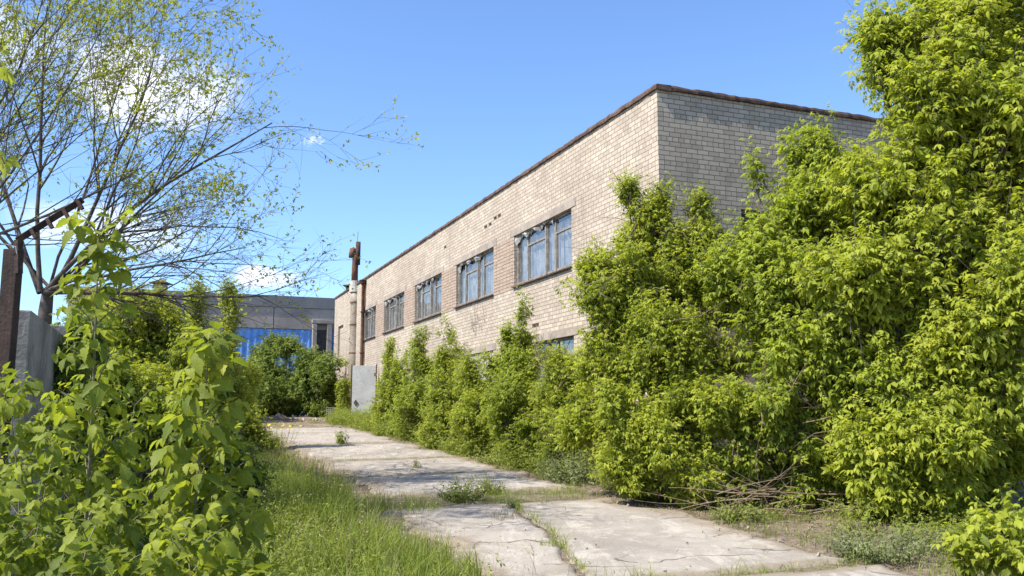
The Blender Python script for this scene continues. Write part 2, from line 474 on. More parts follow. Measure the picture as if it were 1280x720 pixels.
rs = np.random.RandomState(3)
RV, RF, RT, off = [], [], [], 0
slabs = []
crk = lambda s_: 3.86 - .235 * (s_ + 1.9) + .06 * np.sin(s_ * 1.7) + .025 * np.sin(s_ * 6.3 + 1)
for s0, s1 in ((-13.5, -7.35), (-7.25, -1.75), (-.55, 2.6), (2.66, 6.2), (6.26, 11.4), (11.46, 17.2), (17.25, 21.0)):
    if s1 < 0:
        slabs += [(s0, s1, 1.75, 6.25, 'right'), (s0, s1, 1.75, 6.25, 'left')]
    else:
        slabs.append((s0, s1, 1.75, 5.9, ''))
for k, (s0, s1, t0, t1, half) in enumerate(slabs):
    ns, nt = int((s1 - s0) / .07), int((t1 - t0) / .05)
    S, T = np.meshgrid(np.linspace(s0, s1, ns), np.linspace(t0, t1, nt))
    P2 = CORNER + S[..., None] * A + T[..., None] * N
    x, y = P2[..., 0], P2[..., 1]
    ed = np.minimum(S - s0, s1 - S)
    if half:
        c_ = crk(S) + .02 * snoise(x, y, 0, 9.)
        edc = np.abs(T - c_) + np.where((T > c_) == (half == 'right'), -9, 0)
    else:
        edc = np.full_like(T, 9.)
    outer = np.minimum(T - 1.75, t1 - T)
    w = .10 + .10 * snoise(x, y, 0, 2.2, 1) + .07 * snoise(x, y, 0, 7., 5)
    fallc = np.clip(1 - (edc - .012 - .02 * np.clip(snoise(x, y, 0, 3.1, 2), 0, 1)) / .03, 0, 1.2)
    fall = np.clip(1 - (ed - np.clip(w * .30, 0, 1)) / .05, 0, 4)
    wo = .28 + .32 * snoise(x, y, 0, 1.1, 7) + .14 * snoise(x, y, 0, 4.3, 3)
    fall2 = np.clip(1 - (outer - np.clip(wo, 0, 2)) / .10, 0, 1)
    z = ground_base(x, y) + .040 + .010 * math.sin(k * 2.1) + .006 * snoise(x, y, 0, 3) - .15 * np.maximum(np.maximum(fall, fall2), fallc * .6)
    dirt = np.clip(np.maximum(np.maximum(1 - (ed - .05) / .32, 1 - (outer - wo) / .55), .8 - edc / .2), 0, 1)
    idx = np.arange(ns * nt).reshape(nt, ns) + off
    RV.append(np.stack([x, y, z], -1).reshape(-1, 3))
    RT.append(dirt.reshape(-1))
    RF.append(np.stack([idx[:-1, :-1], idx[:-1, 1:], idx[1:, 1:], idx[1:, :-1]], -1).reshape(-1, 4)[:, ::-1])
    off += ns * nt
road = link_mesh('road', np_mesh('road', np.concatenate(RV), [np.concatenate(RF)], np.concatenate(RT), smooth=True), M['concrete'])
tag(road, kind='structure')

# ------------------------------------------------------------------ brick building
LEN, TOP, BASE = 35.95, 8.06, -.6
DEPTH = 24.0
bld = empty('brick_building', st(0, 0, 0), 'long two storey pale brick building with a flat roof and weathered windows', 'building')

def wall_mesh(name, pos, outn, x0, x1, z0, z1, holes, mat, parent):
    """wall in its own (x,z) plane with recessed openings; pos(x, z, depth) -> world"""
    bx = sorted({x0, x1, *[h[0] for h in holes], *[h[1] for h in holes]})
    bz = sorted({z0, z1, *[h[2] for h in holes], *[h[3] for h in holes]})
    V, Fc, UV = [], [], []
    def q(pts, uvs):
        o = len(V)
        V.extend(pts)
        Fc.append((o, o + 1, o + 2, o + 3))
        UV.extend(uvs)
    for i in range(len(bx) - 1):
        for j in range(len(bz) - 1):
            xa, xb, za, zb = bx[i], bx[i + 1], bz[j], bz[j + 1]
            if any(h[0] <= xa and xb <= h[1] and h[2] <= za and zb <= h[3] for h in holes):
                continue
            q([pos(xa, za, 0), pos(xb, za, 0), pos(xb, zb, 0), pos(xa, zb, 0)], [(xa, za), (xb, za), (xb, zb), (xa, zb)])
    for xa, xb, za, zb, dp, back in holes:
        q([pos(xa, za, 0), pos(xa, za, dp), pos(xa, zb, dp), pos(xa, zb, 0)], [(0, za), (dp, za), (dp, zb), (0, zb)])
        q([pos(xb, za, dp), pos(xb, za, 0), pos(xb, zb, 0), pos(xb, zb, dp)], [(0, za), (dp, za), (dp, zb), (0, zb)])
        q([pos(xa, zb, 0), pos(xa, zb, dp), pos(xb, zb, dp), pos(xb, zb, 0)], [(xa, 0), (xa, dp), (xb, dp), (xb, 0)])
        q([pos(xa, za, dp), pos(xa, za, 0), pos(xb, za, 0), pos(xb, za, dp)], [(xa, 0), (xa, dp), (xb, dp), (xb, 0)])
        if back:
            q([pos(xa, za, dp), pos(xb, za, dp), pos(xb, zb, dp), pos(xa, zb, dp)], [(xa, za), (xb, za), (xb, zb), (xa, zb)])
    me = bpy.data.meshes.new(name)
    me.from_pydata([tuple(map(float, p)) for p in V], [], Fc)
    uvl = me.uv_layers.new(name='UVMap')
    uvl.data.foreach_set('uv', np.array(UV, np.float32).ravel())
    me.update()
    return link_mesh(name, me, mat, parent)

UPPER = [(4.08, 7.85), (9.5, 13.15), (14.8, 18.4), (20.02, 23.6), (25.2, 28.15)]
ZB, ZT = 5.06, 6.50
holes = [(a_, b_, ZB, ZT, .20, False) for a_, b_ in UPPER]
LOWER = [(4.0, 7.7), (9.5, 13.15), (14.8, 18.4), (20.02, 23.6)]
holes += [(a_, b_, 1.9, 3.4, .20, False) for a_, b_ in LOWER]
holes += [(33.2, 34.7, 4.6, 6.35, .10, True)]
for s_, z_ in ((8.9, 7.30), (9.25, 7.30), (9.7, 7.2), (10.1, 7.2), (6.1, 3.8), (6.3, 3.8), (14.3, 7.3)):
    holes.append((s_, s_ + .25, z_, z_ + .09, .07, True))
long_pos = lambda x, z, d: st(x, -d, z)
wall_mesh('wall', long_pos, N, 0, LEN, BASE, TOP, holes, M['brick'], bld)
end_pos = lambda x, z, d: np.array([*(CORNER + B * x + A * d), z])
eh = [(1.93, 3.6, 4.2, 5.75, .22, False)]
wall_mesh('wall', end_pos, -A, 0, DEPTH, BASE, TOP, eh, M['brick'], bld)
far_pos = lambda x, z, d: np.array([*(CORNER + A * LEN + B * x - A * d), z])
wall_mesh('wall', far_pos, A, 0, DEPTH, BASE, TOP, [], M['brick'], bld)
back_pos = lambda x, z, d: st(x, -DEPTH, z)
wall_mesh('wall', back_pos, -N, 0, LEN, BASE, TOP, [], M['brick'], bld)
mb = MB()
mb.wbox(.05, LEN - .05, -.05, -DEPTH + .05, TOP - .25, TOP - .02)
mb.build('roof', M['bitumen'], bld)
mb = MB()          # floor slab between the storeys keeps the inside dark
mb.wbox(.3, LEN - .3, -.3, -DEPTH + .3, 4.2, 4.4)
mb.build('floor_slab', M['lintel'], bld)

# uneven rusty coping round the roof edge
rs = np.random.RandomState(11)
def coping(p0, p1, outw, name):
    p0, p1 = np.asarray(p0), np.asarray(p1)
    L = np.linalg.norm(p1 - p0)
    n = int(L / .13)
    V, Fc = [], []
    d = (p1 - p0) / L
    for i in range(n + 1):
        c = p0 + d * L * i / n
        up = TOP + .10 + rs.uniform(-.012, .014)
        lo = TOP + .005 + rs.uniform(-.014, .010)
        o = .05 + rs.uniform(-.012, .014)
        for off_, z in ((o, lo), (o + .004, (lo + up) / 2), (o - .01, up), (-.30, up + .012), (-.30, TOP - .02)):
            V.append((*(c[:2] + outw * off_), z))
    for i in range(n):
        for k in range(4):
            a_ = i * 5 + k
            Fc.append((a_, a_ + 5, a_ + 6, a_ + 1))
        Fc.append((i * 5 + 4, i * 5 + 9, i * 5 + 5, i * 5))
    Fc.append((0, 1, 2, 3, 4)); Fc.append(tuple(n * 5 + k for k in (4, 3, 2, 1, 0)))
    b_ = MB(); b_.add(V, Fc)
    return b_.build(name, M['coping'], bld)
coping(st(-.06, 0), st(LEN, 0), N, 'coping')
coping(np.array([*(CORNER + B * .02), 0]), np.array([*(CORNER + B * DEPTH), 0]), -A, 'coping')

# courses of split-face brick in the piers between the upper windows
gaps = [(UPPER[i][1] + .04, UPPER[i + 1][0] - .04) for i in range(4)]
for (a_, b_) in gaps:
    mb = MB()
    z = ZB - .06
    k = 0
    while z < ZT - .08:
        nn = max(1, int(round((b_ - a_) / .262)))
        for q_ in range(nn):
            x0 = a_ + (b_ - a_) * q_ / nn + .004
            x1 = a_ + (b_ - a_) * (q_ + 1) / nn - .004
            jut = .022 + rs.uniform(-.006, .008)
            c = [st(x0, .0, z + .006), st(x1, .0, z + .006), st(x1, .0, z + .094), st(x0, .0, z + .094)]
            f = [st(x0 + .006, jut * .35, z + .012), st(x1 - .006, jut * .35, z + .012), st(x1 - .006, jut, z + .085), st(x0 + .006, jut, z + .085)]
            mb.add(c + f, [(4, 5, 6, 7), (0, 1, 5, 4), (1, 2, 6, 5), (2, 3, 7, 6), (3, 0, 4, 7)])
        z += .1
    mb.build('brick_pier', M['pier'], bld)

def window(posf, x0, x1, z0, z1, seed, curtain=True, film=True, name='window'):
    """weathered wooden window set back in the opening"""
    r = random.Random(seed)
    W_ = x1 - x0
    def bar(mb, xa, xb, za, zb, d0, d1):
        mb.add([posf(xa, za, d0), posf(xb, za, d0), posf(xb, zb, d0), posf(xa, zb, d0), posf(xa, za, d1), posf(xb, za, d1), posf(xb, zb, d1), posf(xa, zb, d1)],
               [(0, 1, 2, 3), (4, 7, 6, 5), (0, 4, 5, 1), (1, 5, 6, 2), (2, 6, 7, 3), (3, 7, 4, 0)])
    fw = .065
    mb = MB()
    bar(mb, x0 + .003, x1 - .003, z0 + .003, z0 + fw, .085, .16)
    bar(mb, x0 + .003, x1 - .003, z1 - fw, z1 - .003, .085, .16)
    bar(mb, x0 + .003, x0 + fw, z0 + fw, z1 - fw, .087, .158)
    bar(mb, x1 - fw, x1 - .003, z0 + fw, z1 - fw, .087, .158)
    fr_ = mb.build('window', M['wood'], bld)
    # near to far: wide casement, narrow sash, thick mullion, wide casement, narrow sash
    cuts = [(.305, .05, .09), (.455, .10, .07), (.79, .05, .09)]
    mb = MB()
    for f_, w_, d_ in cuts:
        xc = x0 + W_ * f_
        bar(mb, xc - w_ / 2, xc + w_ / 2, z0 + fw, z1 - fw, d_, .155)
    edges = [x0 + fw] + [x0 + W_ * c_[0] for c_ in cuts] + [x1 - fw]
    for k in (0, 2):
        zt_ = z1 - .42 + r.uniform(-.02, .02)
        xa = edges[k] + (.05 if k else 0); xb = edges[k + 1] - .025
        bar(mb, xa, xb, zt_, zt_ + .055, .092, .15)
    for k in range(4):     # inner sash stiles
        xa, xb = edges[k] + (.0 if k == 0 else .05), edges[k + 1] - (.0 if k == 3 else .05)
        ztop = z1 - .44 if k in (0, 2) else z1 - fw
        for xx in (xa, xb - .035):
            bar(mb, xx, xx + .035, z0 + fw, ztop, .10, .14)
        bar(mb, xa + .035, xb - .035, z0 + fw, z0 + fw + .05, .10, .14)
    mb.build('sash', M['wood'], fr_)
    mb = MB()
    for k in range(4):
        d_ = .122 + r.uniform(-.004, .004)
        xa, xb = edges[k] + .01, edges[k + 1] - .01
        mb.quad(posf(xa, z0 + fw, d_), posf(xb, z0 + fw, d_ + r.uniform(-.006, .006)), posf(xb, z1 - fw, d_ + r.uniform(-.006, .006)), posf(xa, z1 - fw, d_))
    mb.build('pane', M['glass'], fr_)
    if curtain:
        V, Fc = [], []
        nxx = 140
        for i in range(nxx + 1):
            x = x0 + .05 + (W_ - .1) * i / nxx
            d = .24 + .022 * math.sin(x * 31 + seed) + .015 * math.sin(x * 57 + seed * 2) + .012 * math.sin(x * 13)
            V += [posf(x, z0 + .01, d + .01), posf(x, z1 - .12 - .05 * math.sin(x * 1.7 + seed) ** 2, d)]
        for i in range(nxx):
            if (i % 35) in (33, 34) and r.random() < .8:
                continue
            Fc.append((2 * i, 2 * i + 2, 2 * i + 3, 2 * i + 1))
        b_ = MB(); b_.add(V, Fc)
        o = b_.build('curtain', M['curtain'], fr_, smooth=True)
    mb = MB()              # steel drip sill
    bar(mb, x0 - .03, x1 + .03, z0 - .035, z0 - .004, -.075, .08)
    mb.build('sill', M['coping'], fr_)
    if film:               # torn film hanging from the head of the frame
        V, Fc = [], []
        n = 46
        xe = x1 - .05
        xs_ = x1 - W_ * r.uniform(.5, .75)
        for i in range(n + 1):
            x = xe + (xs_ - xe) * i / n
            dep = .05 + .03 * math.sin(x * 9 + seed) + r.uniform(-.012, .012)
            hg = (.10 + .16 * max(0, 1 - i / 9) + .05 * math.sin(x * 7 + seed * 3) + r.uniform(-.03, .04))
            V += [posf(x, z1 - .01, dep + .01), posf(x, z1 - hg * .5, dep - .025 + r.uniform(-.01, .01)), posf(x, z1 - hg, dep + r.uniform(-.01, .02))]
        for i in range(n):
            for k in range(2):
                Fc.append((3 * i + k, 3 * i + 3 + k, 3 * i + 4 + k, 3 * i + 1 + k))
        b_ = MB(); b_.add(V, Fc)
        b_.build('torn_film', M['film'], fr_)
    return fr_

for i, (a_, b_) in enumerate(UPPER):
    window(long_pos, a_, b_, ZB, ZT, 3 + i)
    mb = MB()
    mb.wbox(a_ - .24, b_ + .3, .014, -.12, ZT + .004, ZT + .205)
    mb.build('lintel', M['lintel'], bld)
for i, (a_, b_) in enumerate(LOWER):
    if i == 1:
        mb = MB(); mb.wbox(a_ + .004, b_ - .004, -.05, -.15, 1.904, 3.396)
        mb.build('blocked_window', M['pale_render'], bld)
    else:
        window(long_pos, a_, b_, 1.9, 3.4, 13 + i, film=False)
    mb = MB(); mb.wbox(a_ - .24, b_ + .24, .014, -.12, 3.404, 3.60)
    mb.build('lintel', M['lintel'], bld)
window(end_pos, 1.93, 3.6, 4.2, 5.75, 31, film=False)

# small cowl on the roof near the far end
mb = MB()
p = st(34.2, -.6, TOP)
mb.box(p + np.array([0, 0, .22]), (.28, 0, 0), (0, .28, 0), (0, 0, .25))
mb.box(p + np.array([0, 0, .56]), (.42, 0, 0), (0, .42, 0), (0, 0, .03))
mb.build('roof_vent', M['rust'], bld, bevel=.01)

# downpipe beside the flue
DPS = on_t(450.6, .12)[1]
dp = empty('downpipe', st(DPS, .12, 1.0), 'rusty drainpipe running down the brick wall beside the flue', 'drainpipe')
mb = MB()
p0, p1 = st(DPS, .12, 1.2), st(DPS, .12, 7.75)
mb.tube([p0, p0 + (0, 0, 2.), p0 + (0, 0, 4.), p1, st(DPS, -.02, 8.05)], .088, 10)
mb.build('pipe', M['rust'], dp, smooth=True)
mb = MB()
for z in (2.4, 4.4, 6.4):
    mb = MB()
    mb.tube([st(DPS, .12, z), st(DPS, .12, z + .06)], .118, 10)
    mb.wbox(DPS - .03, DPS + .03, .005, .1, z + .01, z + .04)
    mb.build('pipe_bracket', M['darkrust'], dp)
mb = MB()
mb.tube([st(DPS, .14, 7.78), st(DPS, .14, 8.0)], [.12, .2], 10)
mb.build('rain_head', M['darkrust'], dp)

# flue stack
fl = st(30.55, .55, 0)
fl = np.array([at(442.6, 460, 44.9)[0], 44.9, 1.2])
stack = empty('flue_stack', fl, 'tall patched metal flue with rusty gooseneck top beside the brick wall', 'chimney')
mb = MB()
zs = [1.2, 3.15, 3.2, 4.55, 4.6, 6.0, 6.05, 7.15, 7.2, 7.75]
rr = [.27, .265, .285, .275, .275, .265, .275, .265, .27, .26]
mb.tube([fl * (1, 1, 0) + (0, 0, z) for z in zs], rr, 18)
mb.build('jacket', M['zinc'], stack, smooth=True)
mb = MB()
for z in (3.17, 4.57, 6.02, 7.17):
    mb = MB()
    mb.tube([fl * (1, 1, 0) + (0, 0, z - .03), fl * (1, 1, 0) + (0, 0, z + .03)], .292, 18)
    mb.build('band', M['rust'], stack)
cx = at(444.2, 350, 44.9)
mb = MB()
mb.tube([(cx[0], cx[1], 7.70), (cx[0], cx[1], 8.28)], [.30, .29], 16)
mb.build('collar', M['zinc2'], stack, smooth=False)
mb = MB()
c0 = at(443.4, 345, 44.9)
mb.tube([(c0[0], c0[1], 8.2), (c0[0] + .0, c0[1], 8.9), (c0[0] + .02, c0[1], 9.5), (c0[0] - .02, c0[1], 9.62)], [.17, .165, .16, .15], 14)
mb.build('riser', M['rust'], stack, smooth=True)
mb = MB()
h0 = at(440.5, 322, 44.9)
mb.tube([(h0[0], h0[1], h0[2]), (h0[0], h0[1], h0[2] + .18), (h0[0] + .03, h0[1], h0[2] + .42), (h0[0] + .1, h0[1], h0[2] + .52)], [.19, .2, .19, .08], 14)
mb.build('hood', M['rust'], stack, smooth=True)
mb = MB()
v0 = at(447.2, 331, 44.8)
mb.tube([(v0[0], v0[1], v0[2]), (v0[0], v0[1], v0[2] + 1.2)], .125, 12)
mb.build('vent_tube', M['darkrust'], stack, smooth=True)
mb = MB()
mb.tube([(v0[0] - .05, v0[1], v0[2] + 1.1), (v0[0] - .02, v0[1], v0[2] + 1.75)], .012, 5)
mb.build('rod', M['darkrust'], stack)

# steel sheet door panel by the flue
PY = 39.6
p0 = at(440, 519, PY)
gz0 = float(ground_z(p0[0], PY))
p0[2] = gz0
pan = empty('steel_panel', p0, 'pale grey steel sheet panel standing upright at the foot of the flue', 'panel')
x0, x1 = at(440, 500, PY)[0], at(468.5, 500, PY)[0]
PT = at(455, 457, PY)[2]
mb = MB()
mb.box(((x0 + x1) / 2, PY, (gz0 + PT) / 2 + .02), ((x1 - x0) / 2, .03, 0), (0, .012, 0), (0, 0, (PT - gz0) / 2 - .02))
mb.build('sheet', M['sheet'], pan, bevel=.004)
for xx in (x0 - .04, x1 + .04):
    mb = MB()
    mb.box((xx, PY + .02 + (xx - (x0 + x1) / 2) * .05, (gz0 + PT) / 2), (.022, 0, 0), (0, .022, 0), (0, 0, (PT - gz0) / 2 + .06))
    mb.build('post', M['darkrust'], pan)
mb = MB()
for zz in (gz0 + .25, (gz0 + PT) / 2, PT - .12):
    mb.box(((x0 + x1) / 2, PY - .026, zz), ((x1 - x0) / 2 - .02, .03, 0), (0, .010, 0), (0, 0, .022))
mb.build('rail', M['sheet'], pan) if False else None
for zz in (gz0 + .5, PT - .4):
    mb = MB()
    mb.box((x1 + .005, PY - .02, zz), (.05, 0, 0), (0, .02, 0), (0, 0, .07))
    mb.build('hinge', M['rust'], pan)
mb = MB()
d = at(444.6, 503.5, PY - .06)
mb.add([d + np.array(q) for q in ((-.1, 0, 0), (0, 0, -.15), (.1, 0, 0), (0, 0, .15), (-.1, .015, 0), (0, .015, -.15), (.1, .015, 0), (0, .015, .15))],
       [(0, 1, 2, 3), (0, 4, 5, 1), (1, 5, 6, 2), (2, 6, 7, 3), (3, 7, 4, 0)])
mb.build('diamond_mark', M['mark_and_shade'], pan)

# ------------------------------------------------------------------ back building
F0 = np.array([at(421, 371, 58.)[0], 58.0])
ft = 1.6 + 144 / 1100 * 58 * .985
hall = empty('factory_hall', (F0[0], F0[1], 1.35), 'low grey concrete hall with a blue corrugated wall beyond the bushes', 'building')
def hb(name, x0, x1, d0, d1, z0, z1, mat, bev=0.0, parent=hall):
    mb = MB()
    c = F0 + B * (x0 + x1) / 2 + A * (d0 + d1) / 2
    mb.box((*c, (z0 + z1) / 2), np.array([*B, 0]) * (x1 - x0) / 2, np.array([*A, 0]) * (d1 - d0) / 2, (0, 0, (z1 - z0) / 2))
    return mb.build(name, mat, parent, bevel=bev)
HW = -16.0
hb('roof', HW, 14, -.02, 18, ft - .74, ft, M['fascia'])
r2 = random.Random(5)
for row, (za, zb) in enumerate(((ft - 1.42, ft - .755), (ft - 2.14, ft - 1.435))):
    x = HW
    while x < 14:
        hb('concrete_panel', x + .012, min(x + 5.98, 14) - .012, .03 + r2.uniform(0, .02), .5, za, zb, M['bconc'], .012)
        x += 6.0
mb = MB()
V, Fc = [], []
x = HW
k = 0
while x < 0.2:
    d = .16 if (k // 2) % 2 else .10
    c = F0 + B * x + A * d
    V += [(*c, 1.2), (*c, ft - 2.16)]
    x += .16 if k % 2 else .05
    k += 1
Fc = [(2 * i, 2 * i + 2, 2 * i + 3, 2 * i + 1) for i in range(len(V) // 2 - 1)]
mb.add(V, Fc)
mb.build('blue_wall', M['blue'], hall)
hb('wall', HW, 14, .2, .5, 1.0, ft - 2.16, M['bconc'])
for (xa, xb) in ((-1.55, -1.28), (-.62, -.3)):
    hb('pilaster', xa, xb, -.35, .09, 1.0, ft - 1.75, M['bconc'], .02)
hb('pilaster_beam', -1.6, -.25, -.36, .02, ft - 1.745, ft - 1.5, M['bconc'], .02)
hb('doorway_shade', -1.27, -.63, .08, .098, 1.2, ft - 1.9, M['mark_and_shade'])  # thin dark sheet, its colour stands in for the shade between the pilasters
p = F0 + B * (at(231, 360, 52)[0] * 0 - 10.9) + A * 1.2
vt = MB()
vt.box((p[0], p[1], ft + .2), (.32, 0, 0), (0, .32, 0), (0, 0, .28))
v_ = vt.build('roof_vent', M['bconc'], hall)
vt = MB()
vt.box((p[0], p[1], ft + .58), (.55, 0, 0), (0, .55, 0), (0, 0, .03))
vt.add([(p[0] - .5, p[1] - .5, ft + .612), (p[0] + .5, p[1] - .5, ft + .612), (p[0] + .5, p[1] + .5, ft + .612), (p[0] - .5, p[1] + .5, ft + .612), (p[0], p[1], ft + .85)],
       [(0, 1, 4), (1, 2, 4), (2, 3, 4), (3, 0, 4)])
for dx in (-.28, .28):
    for dy in (-.28, .28):
        vt.tube([(p[0] + dx, p[1] + dy, ft + .45), (p[0] + dx, p[1] + dy, ft + .58)], .02, 5)
vt.build('cowl', M['rust'], v_)
p = F0 + B * -2.85 + A * 1
mb = MB(); mb.tube([(p[0], p[1], ft - .05), (p[0], p[1], ft + .42)], .018, 5)
mb.build('mast', M['darkrust'], hall)

cb = MB()
q0, q1 = np.array([*(F0 + B * -.4 + A * -.4), 5.2]), np.array([fl[0] - .2, fl[1] + .2, 5.6])
cb.tube([q0 + (q1 - q0) * f_ - np.array([0, 0, .5 * math.sin(math.pi * f_)]) for f_ in np.linspace(0, 1, 13)], .014, 5)
tag(cb.build('cable', M['darkrust']), 'thin dark cable sagging from the blue hall to the flue', 'cable')

# ------------------------------------------------------------------ fence and rusty post
fe = empty('concrete_fence', st(-6.6, 10.05, 0), 'rough grey concrete panel fence behind the rusty post at left', 'fence')
s = -6.75
k = 0
while s < 30:
    p = st(s, 10.05)
    z = float(ground_base(0, p[1]))
    mb = MB()
    mb.wbox(s + .01, s + 2.49, 10.0, 10.12, z - .3, z + 2.42 + .03 * math.sin(k * 2.3))
    mb.build('fence_panel', M['fence'], fe, bevel=.012)
    mb = MB()
    mb.wbox(s - .09, s + .09, 9.95, 10.2, z - .3, z + 2.5)
    if k: mb.build('post', M['fence'], fe, bevel=.012)
    s += 2.5
    k += 1

po = at(2, 515, 6.0)
post = empty('fence_post', (po[0], 6.0, 0), 'dark rusty steel fence post with an angled bracket arm at the left edge', 'post')
zt = at(9, 312, 6.0)[2]
mb = MB()
mb.box((po[0] - .005, 6.0, zt / 2), (.055, 0, 0), (0, .035, 0), (0, 0, zt / 2))
mb.box((po[0] + .035, 5.955, zt / 2), (.02, 0, 0), (0, .0095, 0), (0, 0, zt / 2 - .01))
mb.build('upright', M['postiron'], post, bevel=.005)
mb = MB()
a0, a1, a2 = at(23, 342, 5.94), at(23, 300, 5.94), at(103, 250, 5.94)
mb.tube([a0, a1], .028, 4)
mb.tube([a1 + (-.005, 0, .0), a2], .030, 4)
mb.build('bracket_arm', M['postiron'], post)
mb = MB()
for f_ in (.25, .5, .75, .97):
    q = a1 + (a2 - a1) * f_
    mb = MB()
    mb.box(q + np.array([.012, -.03, -.03]), (.010, 0, .006), (0, .012, 0), (-.02, 0, .034))
    mb.build('wire_lug', M['darkrust'], post)
mb = MB()
mb.tube([at(2, 305, 5.9), at(12, 306, 5.9), at(20, 309, 5.9), at(21, 317, 5.9)], .004, 5)
mb.build('tie_wire', M['film'], post)

# ------------------------------------------------------------------ foliage generator
def leaflet(lod):
    if lod == 0:
        xs_ = [0, .10, .24, .34, .46, .54, .68, .76, .88, 1.0]
        ws_ = [0, .13, .24, .27, .21, .26, .14, .15, .055, 0]
    elif lod == 1:
        xs_ = [0, .3, .62, 1.0]
        ws_ = [0, .21, .17, 0]
    else:
        xs_ = [0, .42, 1.0]
        ws_ = [0, .23, 0]
    V, F3, F4 = [], [], []
    n = len(xs_)
    for x, w in zip(xs_, ws_):
        dz = -.28 * x * x
        V.append((x, 0, dz))
        if w:
            V.append((x, w, dz + .30 * w)); V.append((x, -w, dz + .30 * w))
    mid = [0] + [1 + 3 * i for i in range(n - 2)] + [1 + 3 * (n - 2)]
    L = [None] + [m_ + 1 for m_ in mid[1:-1]] + [None]
    Rr = [None] + [m_ + 2 for m_ in mid[1:-1]] + [None]
    for i in range(n - 1):
        a_, b_ = mid[i], mid[i + 1]
        if L[i] is None:
            F3 += [(a_, b_, L[i + 1]), (a_, Rr[i + 1], b_)]
        elif L[i + 1] is None:
            F3 += [(a_, b_, L[i]), (a_, Rr[i], b_)]
        else:
            F4 += [(a_, b_, L[i + 1], L[i]), (a_, Rr[i], Rr[i + 1], b_)]
    return np.array(V, float), F3, F4

def compound(lod, parts, width=1.0):
    """parts: list of (x along rachis, angle, size, droop)"""
    V, F3, F4, UV = [], [], [], []
    o = 0
    for x0, ang, size, droop in parts:
        v, f3, f4 = leaflet(lod)
        UV.append(v[:, [0, 1, 1]] * (1, 1, 0))
        v = v.copy() * size
        v[:, 1] *= width
        cd, sd = math.cos(-droop), math.sin(-droop)
        v = np.stack([v[:, 0] * cd - v[:, 2] * sd, v[:, 1], v[:, 0] * sd + v[:, 2] * cd], -1)
        ca, sa = math.cos(ang), math.sin(ang)
        v = np.stack([v[:, 0] * ca - v[:, 1] * sa + x0, v[:, 0] * sa + v[:, 1] * ca, v[:, 2] - .12 * x0 * x0], -1)
        V.append(v)
        F3 += [tuple(i + o for i in f) for f in f3]
        F4 += [tuple(i + o for i in f) for f in f4]
        o += len(v)
    if lod == 0:      # petiole
        V.append(np.array([(-.55, -.012, .03), (-.55, .012, .03), (.62, .010, -.05), (.62, -.010, -.05)]))
        F4.append((o, o + 1, o + 2, o + 3))
        UV.append(np.zeros((4, 3)))
    return np.concatenate(V), np.array(F3, int).reshape(-1, 3), np.array(F4, int).reshape(-1, 4), (np.concatenate(UV) if lod == 0 else None)

ASH5 = [(.62, 0, 1.0, .35), (.40, 1.0, .82, .45), (.40, -1.0, .82, .45), (.08, 1.2, .7, .5), (.08, -1.2, .7, .5)]
ASH3 = [(.45, 0, 1.0, .35), (.18, .95, .85, .5), (.18, -.95, .85, .5)]
SIMPLE = [(0.1, 0, 1.0, .3)]
PAIR = [(0.05, .5, 1.0, .3), (0.05, -.6, .9, .35)]

def norm(v):
    return v / (np.linalg.norm(v, axis=-1, keepdims=True) + 1e-9)

def place_leaves(pos, d, nrm, size, tone, tmpl):
    """stamp the leaf template at every position"""
    V, F3, F4 = tmpl[:3]
    d = norm(d)
    nrm = norm(nrm - (nrm * d).sum(-1, keepdims=True) * d)
    y = np.cross(nrm, d)
    n, k = len(pos), len(V)
    W_ = (pos[:, None, :] + size[:, None, None] * (V[None, :, 0, None] * d[:, None] + V[None, :, 1, None] * y[:, None] + V[None, :, 2, None] * nrm[:, None]))
    offs = (np.arange(n) * k)[:, None, None]
    f3 = (F3[None] + offs).reshape(-1, 3) if len(F3) else np.zeros((0, 3), int)
    f4 = (F4[None] + offs).reshape(-1, 4) if len(F4) else np.zeros((0, 4), int)
    return W_.reshape(-1, 3), f3, f4, np.repeat(tone, k)

def leaves_on_shoots(base, tip, nodes, size, tmpl, rs, droop=.35, updir=.9, tone0=.45, spread=1.0, tiptone=.55, sag=.0):
    """opposite pairs of leaves along every shoot"""
    n = len(base)
    f = (np.arange(nodes) + .6) / nodes
    ax = tip - base
    L = np.linalg.norm(ax, axis=1)
    dirs = norm(ax)
    ref = norm(rs.normal(size=(n, 3)))
    u = norm(np.cross(dirs, ref))
    w = np.cross(dirs, u)
    P_, D_, S_, T_ = [], [], [], []
    for j in range(nodes):
        for sd in (1, -1):
            ang = j * 1.571 + rs.normal(0, .25, n)
            perp = sd * (u * np.cos(ang)[:, None] + w * np.sin(ang)[:, None])
            p = base + ax * (f[j] + rs.normal(0, .03, n))[:, None]
            p[:, 2] -= sag * f[j] ** 2 * L
            dd = perp * spread + dirs * (.35 + .5 * f[j]) + rs.normal(0, .18, (n, 3))
            dd = norm(dd)
            dd[:, 2] -= droop * rs.uniform(.3, 1.5, n)
            P_.append(p + norm(dd) * (size * .3))
            D_.append(dd)
            S_.append(size * (1.05 - .55 * f[j] ** 3) * rs.uniform(.5, 1.28, n))
            T_.append(np.clip(tone0 + rs.normal(0, .23, n) + tiptone * (f[j] ** 2 - .35), 0, 1))
    P_, D_, S_, T_ = (np.concatenate(v) for v in (P_, D_, S_, T_))
    nr = rs.normal(0, .38, (len(P_), 3)) + np.array([SUN[0] * .35, SUN[1] * .35, updir])
    return place_leaves(P_, norm(D_), nr, S_, T_, tmpl)

def ell(px, py, Y, rx, ry, rd=None):
    """a lobe of a crown: centre and radii in metres"""
    c = at(px, py, Y)
    k = Y / FPX
    return (c, np.array([rx * k, (rd if rd is not None else rx * k * .9), ry * k]))

